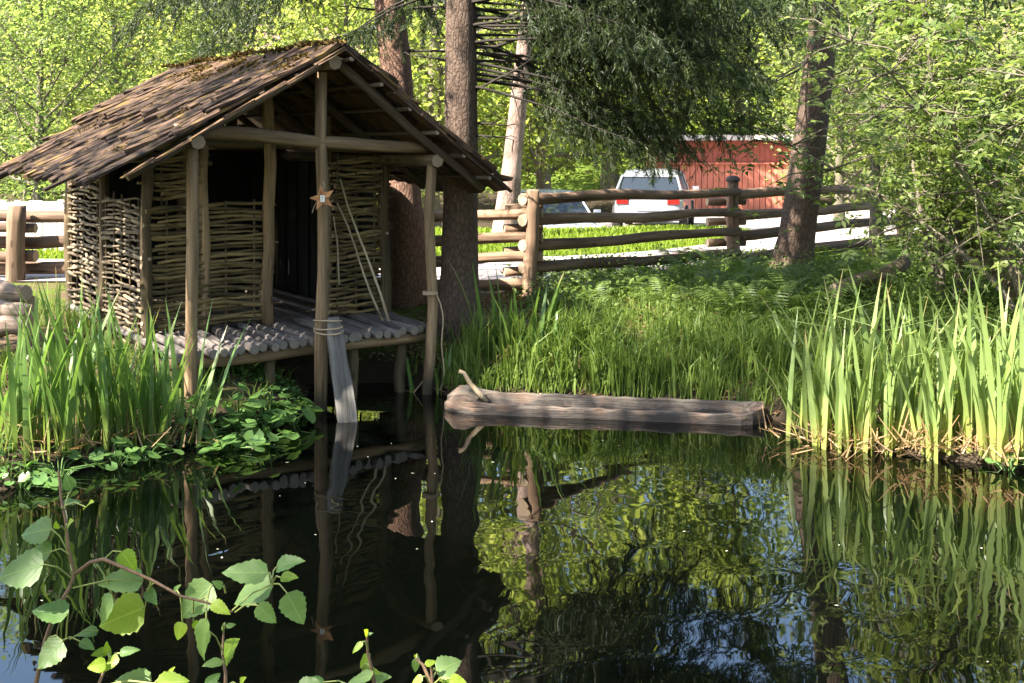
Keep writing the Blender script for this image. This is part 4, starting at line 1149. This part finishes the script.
# leafy ground cover on the bank
def cover(n, x0, x1, y0, y1, h, leaf, cl, cs, dmin=.25, dmax=6):
    X, Y = scatter(n, x0, x1, y0, y1, dmin, dmax, cl, cs)
    Z = ground(X, Y) + np.abs(rg.normal(0, h, len(X)))
    return leaf_quads(rg, np.stack([X, Y, Z], 1), leaf, .8, .5)
Q = [cover(26000, .3, 6.0, 11.3, 15.2, .13, .055, 240, .2), cover(7000, 2.2, 6.5, 9, 13, .16, .06, 90, .2)]
tag(put('ground_cover', quad_mesh('ground_cover', np.concatenate(Q), [M['fern']])), 'low leafy undergrowth covering the bank below the fence', 'undergrowth', kind='stuff')
X, Y = scatter(9000, -5.5, -1.8, 7.0, 10, -.05, .8, 110, .09)
tag(put('waterside_creeper', quad_mesh('waterside_creeper', leaf_quads(rg, np.stack([X, Y, np.maximum(ground(X, Y), 0) + np.abs(rg.normal(0, .05, len(X)))], 1), .045, .9, .75), [M['marsh']])), 'small leaved creeping plants along the left waterline', 'waterside plants', kind='stuff')
# dead leaves on the bare soil
X, Y = scatter(3000, -1.2, 2.2, 10.6, 13.2, .2, 4, 40, .25)
X2, Y2 = scatter(3500, -.6, 5, 7.5, 10.8, .0, .5, 160, .1); X = np.concatenate([X, X2]); Y = np.concatenate([Y, Y2])
tag(put('dead_leaf_litter', quad_mesh('dead_leaf_litter', leaf_quads(rg, np.stack([X, Y, ground(X, Y) + .012], 1), .055, 1.5, .6), [M['dry']])), 'brown dead leaves on the bare soil by the fence', 'leaf litter', kind='stuff')
# grass beyond the fence
X = rg.uniform(-10, 4.5, 26000); Y = rg.uniform(16.4, 26, 26000); m = ~inside(X, Y, RP); X, Y = X[m], Y[m]
M['lawn'] = leafmat('sunlit_lawn', [(.09, .15, .012), (.15, .21, .018), (.21, .26, .03)], .45, .5, 1.6)
tag(put('lawn', quad_mesh('lawn', blades(rg, X, Y, .10, .014, .7, .7), [M['lawn']])), 'sunlit yellow green lawn beyond the fence', 'lawn', kind='stuff')
# floating specks on the water
X = rg.uniform(-2.5, 3.5, 40); Y = rg.uniform(5, 9.4, 40); m = sdist(X, Y) < -.15; X, Y = X[m], Y[m]
P = np.stack([X, Y, np.full(len(X), .004)], 1); Qf = leaf_quads(rg, P, .022, 9, .5); Qf[:, :, 2] = .004 + (Qf[:, :, 2] - .004) * .08
tag(put('floating_petals', quad_mesh('floating_petals', Qf, [plain('pale_petals', (.3, .29, .22), .8)])), 'pale petals and bits floating on the pond', 'petals', kind='stuff')

# ------------------------------------------------------------------ foreground aspen shoots
def aspen_leaf(seed, mat):
    r = np.random.default_rng(seed); n = 13; L = []; cen = []
    for i in range(n + 1):
        u = i / n; w = .48 * math.sin(PI * min(1, u ** .62)) ** .75 * (1 - .15 * u)
        w *= 1 + (.07 if i % 2 else -.05); w = max(w, .004)
        cen.append((u, w))
    vs_ = []; cup = r.uniform(.0, .25); tw = r.uniform(-.12, .12)
    for u, w in cen:
        zc = -.18 * cup * (u - .3) ** 2 * 4
        for k in (-1, -.5, 0, .5, 1):
            vs_.append((u, w * k, zc + cup * .5 * (abs(k) * w) + tw * k * w * u + .012 * math.sin(u * 14 + k * 3) * abs(k)))
    fs = []
    for i in range(n):
        for k in range(4): fs.append((i * 5 + k, (i + 1) * 5 + k, (i + 1) * 5 + k + 1, i * 5 + k + 1))
    return mesh('leaf', vs_, fs, [mat], None, True)
def aspenmat(name, c0, c1, trans):
    t = NT(name); tc = t.node('ShaderNodeTexCoord'); v = tc.outputs['Object']
    sp = t.node('ShaderNodeSeparateXYZ'); t.link(v, sp.inputs[0]); ay = t.math('ABSOLUTE', sp.outputs[1])
    mid = t.ramp(ay, [(.008, 1), (.022, 0)])
    ang = t.math('SUBTRACT', sp.outputs[0], t.math('MULTIPLY', ay, .8))
    fr = t.math('ABSOLUTE', t.math('SUBTRACT', t.math('FRACT', t.math('MULTIPLY', ang, 6.5)), .5))
    vein = t.math('MAXIMUM', mid, t.math('MULTIPLY', t.ramp(fr, [(.0, .8), (.06, 0)]), .7))
    ge = t.node('ShaderNodeObjectInfo'); nz = t.noise(v, 5, 4)
    f = t.math('ADD', t.math('MULTIPLY', nz, .5), t.math('MULTIPLY', ge.outputs['Random'], .6))
    col = t.mix(t.ramp(f, [(.25, 0), (.8, 1)]), c0, c1); col = t.mix(t.math('MULTIPLY', vein, .5), col, tuple(min(1, x * 1.7 + .03) for x in c1))
    t.link(col, t.p.inputs['Base Color']); t.p.inputs['Roughness'].default_value = .45; t.p.inputs['Specular IOR Level'].default_value = .45
    t.link(t.bump(vein, .3, .02), t.p.inputs['Normal'])
    tr = t.node('ShaderNodeBsdfTranslucent'); t.link(t.mix(1.0, col, (1.7, 1.6, .6), 'MULTIPLY'), tr.inputs['Color'])
    mx = t.node('ShaderNodeMixShader'); mx.inputs[0].default_value = trans
    t.link(t.p.outputs[0], mx.inputs[1]); t.link(tr.outputs[0], mx.inputs[2]); t.link(mx.outputs[0], t.out.inputs['Surface'])
    return t.m
AG = aspenmat('aspen_leaf', (.085, .165, .04), (.15, .235, .07), .45); AY = aspenmat('young_aspen_leaf', (.16, .26, .02), (.28, .37, .04), .55)
AL = [aspen_leaf(i, AG) for i in range(6)]; ALY = [aspen_leaf(20 + i, AY) for i in range(4)]
YA = 1.62
def zp(a, k=0):      # zoomed coordinates of the two close-ups -> picture coordinates
    return (a[0] * .3223, 480 + a[1] * .3223) if k == 0 else (280 + a[0] * .2972, 480 + a[1] * .2972)
stem_mat = wood('aspen_twig', (.10, .06, .04), (.24, .15, .10), vary=.1); pet_mat = plain('green_petiole', (.22, .25, .07), .6)
def aspen(name, label, stems, leaves, k, seed, group):
    r = np.random.default_rng(seed)
    base = at(*zp(stems[0][0][:2], k), YA); gx_, gy_ = base.x, base.y; bz = gz(gx_, gy_)
    o = thing(name, label, 'sapling', (gx_, gy_, bz), 0, group); org = Vector(o.location)
    for j, st in enumerate(stems):
        P = [at(*zp(p_[:2], k), YA + p_[2]) - org for p_ in st]
        if j == 0: P = [Vector((.0, 0, -.05)), Vector((.01, .01, P[0].z * .5))] + P
        mb = MB(); n = len(P); r0 = .0038 if j == 0 else .003
        mb.tube(P, [r0 * (1 - .55 * i / (n - 1)) for i in range(n)], 6); mb.build('stem' if j == 0 else 'branch', [stem_mat], o)
    for (bx, by, tx, ty, ww, yel, pxx, pyy) in leaves:
        dy = r.uniform(-.05, .05)
        b = at(*zp((bx, by), k), YA + dy) - org; tpt = at(*zp((tx, ty), k), YA + dy + r.uniform(-.02, .015)) - org
        d = tpt - b; L = d.length; x = d.normalized()
        nrm = Vector((r.normal(-.15, .25), -.62, .72 + r.normal(0, .2))).normalized(); y = nrm.cross(x).normalized(); z = x.cross(y)
        lib = ALY if yel else AL
        put('leaf', lib[r.integers(len(lib))], o, b, Matrix((x, y, z)).transposed().to_quaternion(), (L * .88, L * ww * .76, L * 1.3))
        pp = at(*zp((pxx, pyy), k), YA) - org
        mb = MB(); mb.tube([pp, (pp + b) / 2 + Vector((0, 0, .006)), b, b + d * .06], [.0014, .0012, .0011, .0008], 4); mb.build('petiole', [pet_mat], o)
S1 = [[(110, 640, 0), (140, 500, 0), (170, 410, 0), (215, 335, 0), (232, 290, .01), (212, 215, .0), (205, 130, 0), (190, 60, .01), (182, -30, .02)],
      [(232, 292, 0), (280, 255, -.01), (320, 245, -.02), (390, 275, -.02), (470, 310, -.02), (560, 360, -.02), (640, 380, -.02), (720, 410, -.01)]]
L1 = [(160, 152, 48, 172, .95, 0, 212, 225), (160, 222, 45, 245, .9, 0, 215, 230), (135, 262, -30, 310, .95, 0, 222, 305), (178, 152, 172, 125, 1, 1, 205, 160), (210, 140, 228, 122, 1, 1, 205, 160),
      (195, 70, 262, 66, .8, 0, 192, 90), (266, 84, 290, 62, .9, 1, 200, 80), (222, 30, 200, -25, 1.0, 0, 200, 90), (375, 222, 430, 292, .95, 1, 325, 245), (445, 312, 280, 316, .85, 0, 225, 335),
      (350, 362, 300, 455, 1.0, 0, 300, 260), (450, 395, 285, 460, 1.15, 1, 470, 312), (212, 414, 80, 400, .8, 0, 205, 495), (195, 500, 105, 598, 1.1, 0, 150, 490), (305, 468, 228, 482, .8, 0, 215, 495),
      (660, 325, 542, 442, 1.0, 0, 640, 380), (832, 288, 668, 284, .75, 0, 840, 320), (848, 322, 700, 385, 1.0, 0, 720, 405), (855, 272, 952, 240, .75, 0, 842, 318), (870, 302, 932, 300, .8, 1, 845, 320),
      (890, 350, 950, 462, .95, 0, 845, 322), (798, 388, 866, 452, .85, 0, 730, 410), (566, 440, 548, 506, .95, 1, 560, 362), (640, 428, 618, 585, .55, 0, 640, 380), (655, 380, 722, 420, .7, 1, 620, 372),
      (455, 340, 490, 392, .8, 0, 500, 325), (540, 352, 560, 320, .8, 0, 560, 360), (248, 500, 300, 528, .8, 0, 190, 500), (690, 332, 655, 312, .8, 0, 700, 350), (600, 440, 625, 470, .8, 1, 600, 370)]
aspen('aspen_shoot', 'leafy aspen shoot with a long side branch in the left foreground', S1, L1, 0, 1, 'aspen shoots in the foreground')
S2 = [[(300, 650, 0), (320, 600, 0), (345, 560, 0)], [(700, 660, 0), (700, 600, 0), (690, 540, .01), (695, 450, .02)]]
L2 = [(330, 570, 262, 585, 1.0, 1, 320, 600), (335, 530, 275, 545, .8, 1, 340, 562), (335, 545, 330, 495, .9, 1, 345, 560), (370, 538, 442, 522, .6, 0, 345, 562), (365, 545, 320, 600, .8, 1, 345, 560),
      (690, 560, 742, 482, 1.1, 1, 692, 545), (690, 562, 618, 578, .8, 0, 695, 570), (700, 458, 738, 444, .7, 0, 695, 455), (692, 470, 692, 440, .7, 0, 694, 460), (470, 625, 335, 618, .7, 0, 320, 640),
      (485, 632, 600, 622, .8, 1, 320, 640), (520, 610, 545, 575, .7, 1, 480, 630), (640, 640, 690, 592, .8, 0, 700, 640), (745, 640, 760, 608, .8, 1, 702, 640), (650, 470, 640, 520, .5, 0, 690, 530), (925, 640, 1005, 620, .8, 0, 900, 660)]
aspen('aspen_shoot', 'small aspen shoot with yellow green leaves at the bottom edge', S2, L2, 0, 2, 'aspen shoots in the foreground')
S3 = [[(320, 700, 0), (310, 640, 0), (295, 580, 0), (292, 510, 0)]]
L3 = [(295, 520, 282, 502, .8, 1, 293, 530), (294, 520, 316, 514, .6, 0, 293, 530), (278, 545, 238, 588, .6, 1, 296, 570), (300, 598, 262, 636, .9, 1, 302, 600), (276, 632, 350, 655, .5, 1, 308, 630), (312, 655, 205, 690, .6, 0, 312, 660), (310, 668, 384, 662, .6, 0, 312, 675), (150, 680, 65, 678, .7, 0, 250, 700)]
aspen('aspen_shoot', 'thin upright aspen shoot at the bottom centre edge', S3, L3, 1, 3, 'aspen shoots in the foreground')
S4 = [[(515, 720, 0), (512, 660, 0), (508, 630, 0)], [(512, 690, 0), (480, 620, 0), (455, 600, 0)]]
L4 = [(458, 600, 455, 655, .8, 0, 470, 612), (488, 620, 532, 608, .7, 1, 508, 635), (525, 645, 622, 600, 1.1, 0, 510, 650), (535, 655, 590, 685, .8, 1, 512, 670), (480, 662, 438, 690, .8, 1, 505, 690), (570, 668, 640, 690, .8, 1, 515, 690), (462, 598, 448, 588, .7, 1, 460, 602)]
aspen('aspen_shoot', 'short aspen shoot right of the bottom centre', S4, L4, 1, 4, 'aspen shoots in the foreground')

# ------------------------------------------------------------------ red shed, cars, house beyond the road
shx = xat(655, 37.5); she = thing('red_shed', 'low red boarded shed with a pale eave beyond the parked cars', 'shed', (shx, 37.5, gz(shx + 2, 37.5)))
red = plain('red_painted_boards', (.55, .17, .11), .75, noise_amt=.25, scale=5); redd = plain('shade_dark_red_boards', (.33, .085, .06), .75, noise_amt=.25, scale=5)  # redd is the red paint with the eave's shadow put in
Wd = 5.3; top_z = 2.36 - she.location.z
for i in range(28):
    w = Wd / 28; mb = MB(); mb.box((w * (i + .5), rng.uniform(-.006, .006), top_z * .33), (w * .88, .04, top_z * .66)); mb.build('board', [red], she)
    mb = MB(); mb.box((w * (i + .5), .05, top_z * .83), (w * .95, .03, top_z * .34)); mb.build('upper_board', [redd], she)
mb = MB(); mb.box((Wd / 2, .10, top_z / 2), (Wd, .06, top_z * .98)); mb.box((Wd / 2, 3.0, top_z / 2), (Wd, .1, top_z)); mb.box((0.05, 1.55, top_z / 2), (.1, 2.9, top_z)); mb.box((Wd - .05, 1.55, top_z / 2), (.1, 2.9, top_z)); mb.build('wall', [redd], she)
mb = MB(); mb.box((Wd / 2, -.06, top_z * .665), (Wd + .04, .1, .05)); mb.build('rail', [red], she)
mb = MB()
mb.add([(-.3, -.45, top_z + .0), (Wd + .3, -.45, top_z + .0), (Wd + .3, 3.4, top_z - .1), (-.3, 3.4, top_z - .1), (-.3, -.45, top_z + .17), (Wd + .3, -.45, top_z + .17), (Wd + .3, 3.4, top_z + .08), (-.3, 3.4, top_z + .08)],
       [(3, 2, 1, 0), (4, 5, 6, 7), (0, 1, 5, 4), (1, 2, 6, 5), (2, 3, 7, 6), (3, 0, 4, 7)])
mb.build('roof', [plain('pale_eave_paint', (.55, .48, .46), .8, noise_amt=.15, scale=4)], she)
wnd = plain('dark_window_glass', (.02, .022, .025), .12, spec=.5)
for wx in (.5, 1.0): pass
mb = MB(); mb.box((.45, .01, top_z * .80), (.5, .06, .36)); wo = mb.build('window', [wnd], she)
mb = MB()
for (cx_, cz_, sx_, sz_) in ((.45, top_z * .80 + .2, .6, .05), (.45, top_z * .80 - .2, .6, .05), (.175, top_z * .8, .05, .35), (.725, top_z * .8, .05, .35)): mb.box((cx_, -.02, cz_), (sx_, .08, sz_))
mb.build('frame', [plain('window_frame_paint', (.16, .06, .05), .7)], wo)

glass = plain('car_glass', (.015, .02, .025), .06, spec=.6); tyre = plain('tyre_rubber', (.02, .02, .02), .85); rim = plain('wheel_rim', (.45, .45, .46), .3, .9)
redl = plain('tail_light', (.16, .008, .008), .25); lampm = plain('head_light', (.75, .76, .78), .15); trim = plain('black_trim', (.02, .02, .02), .5); plate_m = plain('number_plate', (.65, .65, .62), .5)
def car(label, loc, rz, paint):
    o = thing('parked_car', label, 'car', loc, rz, 'cars parked beyond the fence')
    # x forward, profile rings from tail to nose: (x, half width, z sill, z waist)
    P = [(-2.0, .70, .42, .78), (-1.95, .80, .30, .92), (-1.5, .86, .24, .95), (-.6, .88, .22, .93), (.6, .88, .22, .90), (1.2, .86, .24, .84), (1.75, .80, .28, .74), (2.02, .62, .38, .62)]
    vs_ = []; k = 8
    for x, hw, z0, z1 in P:
        for y, z in ((-hw * .9, z0), (-hw, z0 + .12), (-hw, (z0 + z1) / 2 + .1), (-hw * .93, z1), (hw * .93, z1), (hw, (z0 + z1) / 2 + .1), (hw, z0 + .12), (hw * .9, z0)): vs_.append((x, y, z))
    fs = [tuple(range(k)), tuple((len(P) - 1) * k + j for j in reversed(range(k)))]
    for i in range(len(P) - 1):
        for j in range(k): j2 = (j + 1) % k; fs.append((i * k + j, (i + 1) * k + j, (i + 1) * k + j2, i * k + j2))
    me = mesh('body', vs_, fs, [paint], None, True); b = put('body', me, o)
    md = b.modifiers.new('bevel', 'SUBSURF'); md.levels = 1; md.render_levels = 2
    # greenhouse
    G = [(-1.80, .70, .93, .93), (-1.45, .66, .92, 1.36), (-.9, .66, .92, 1.46), (.0, .66, .91, 1.46), (.35, .66, .90, 1.40), (1.05, .72, .86, .87)]
    vs_ = []
    for x, hw, z0, z1 in G:
        for y, z in ((-.80, z0 - .04), (-hw * .96, z1), (hw * .96, z1), (.80, z0 - .04)): vs_.append((x, y, z))
    fs = []
    for i in range(len(G) - 1):
        for j in range(3): fs.append((i * 4 + j, (i + 1) * 4 + j, (i + 1) * 4 + j + 1, i * 4 + j + 1))
    put('cabin_glass', mesh('cabin_glass', vs_, fs, [glass]), o)
    mb = MB(); rp_ = [(-1.5, 1.37), (-1.1, 1.465), (-.5, 1.487), (.1, 1.475), (.4, 1.41)]
    vs_ = []
    for x, z in rp_:
        for y in (-.63, -.3, .3, .63): vs_.append((x, y, z + (.025 if abs(y) < .4 else 0)))
    for x, z in rp_:
        for y in (-.65, -.3, .3, .65): vs_.append((x, y, z - .035))
    n4 = len(rp_) * 4; fs = []
    for i in range(len(rp_) - 1):
        for j in range(3):
            fs.append((i * 4 + j, (i + 1) * 4 + j, (i + 1) * 4 + j + 1, i * 4 + j + 1)); fs.append((n4 + i * 4 + j, n4 + i * 4 + j + 1, n4 + (i + 1) * 4 + j + 1, n4 + (i + 1) * 4 + j))
        for j in (0, 3): fs.append((i * 4 + j, (i + 1) * 4 + j, n4 + (i + 1) * 4 + j, n4 + i * 4 + j))
    for j in range(3): fs.append((j, j + 1, n4 + j + 1, n4 + j)); e = (len(rp_) - 1) * 4; fs.append((e + j, e + j + 1, n4 + e + j + 1, n4 + e + j))
    mb.add(vs_, fs, 0, False); mb.build('roof_panel', [paint], o)
    for y in (-1, 1):
        for pts in ([(-1.82, .94), (-1.47, 1.37)], [(-.45, .9), (-.42, 1.45)], [(.38, 1.41), (1.05, .88)]):
            mb = MB(); mb.tube([(pts[0][0], y * .785, pts[0][1]), (pts[1][0], y * .65 if pts[1][1] > 1 else y * .785, pts[1][1])] if pts[0][1] < 1 else [(pts[0][0], y * .65, pts[0][1]), (pts[1][0], y * .785, pts[1][1])], .035, 5); mb.build('pillar', [paint], o)
        mb = MB(); mb.box((.95, y * .97, .98), (.1, .16, .11)); mb.build('mirror', [paint], o)
        mb = MB(); mb.box((-1.97, y * .60, .80), (.08, .28, .18)); mb.build('tail_light', [redl], o)
        mb = MB(); mb.box((1.86, y * .58, .63), (.16, .28, .12)); mb.build('headlight', [lampm], o)
        for x in (-1.25, 1.25):
            mb = MB(); pts = []
            ring = [(.0, .32), (.03, .335), (.17, .335), (.2, .32), (.2, .2), (.0, .2)]
            vs_ = []; fs = []; n = 18
            for i in range(n):
                a = 2 * PI * i / n
                for (yy, rr) in ring: vs_.append((x + rr * math.cos(a), y * (.70 + yy), .33 + rr * math.sin(a)))
            for i in range(n):
                for j in range(6): j2 = (j + 1) % 6; i2 = (i + 1) % n; fs.append((i * 6 + j, i2 * 6 + j, i2 * 6 + j2, i * 6 + j2))
            mb.add(vs_, fs, 0, True); wh = mb.build('wheel', [tyre], o)
            mb = MB(); mb.tube([(x, y * .72, .33), (x, y * .885, .33)], .2, 14, 0, 0); mb.build('rim', [rim], wh)
    mb = MB(); mb.box((-2.0, 0, .62), (.03, .5, .12)); mb.build('number_plate', [plate_m], o)
    mb = MB(); mb.box((1.98, 0, .50), (.1, .9, .14)); mb.build('grille', [trim], o)
    return o
cx1 = xat(655, 29); car('silvery hatchback seen from behind in front of the red shed', (cx1, 29, gz(cx1, 29) + .02), R(78), plain('silvery_car_paint', (.17, .18, .21), .25, coat=.6))
cx2 = xat(550, 30); car('low blue grey car partly hidden between the pale trunk and spruce boughs', (cx2, 30, gz(cx2, 30) - .0), R(-75), plain('blue_grey_car_paint', (.30, .34, .42), .3, .3, coat=.6))

# house high on the slope behind the hut
hx = xat(288, 58); ho = thing('house', 'distant house with brown roof glimpsed above the hut ridge', 'house', (hx, 58, gz(hx, 58) - .3), .3)
mb = MB(); mb.box((0, 0, 2.2), (7, 6, 4.4)); wl_ = mb.build('wall', [plain('cream_house_wall', (.5, .45, .38), .9, noise_amt=.1, scale=2)], ho)
mb = MB(); mb.add([(-4, -3.8, 4.2), (4, -3.8, 4.2), (4, 3.8, 4.2), (-4, 3.8, 4.2), (-4, 0, 6.6), (4, 0, 6.6)], [(0, 1, 5, 4), (2, 3, 4, 5), (1, 2, 5), (3, 0, 4), (3, 2, 1, 0)]); mb.build('roof', [plain('brown_roof_tiles', (.26, .16, .13), .85, noise_amt=.3, scale=10)], ho)
for x in (-2, 0, 2):
    mb = MB(); mb.box((x, -3.02, 3.0), (.9, .06, 1.2)); mb.build('window', [wnd], ho)
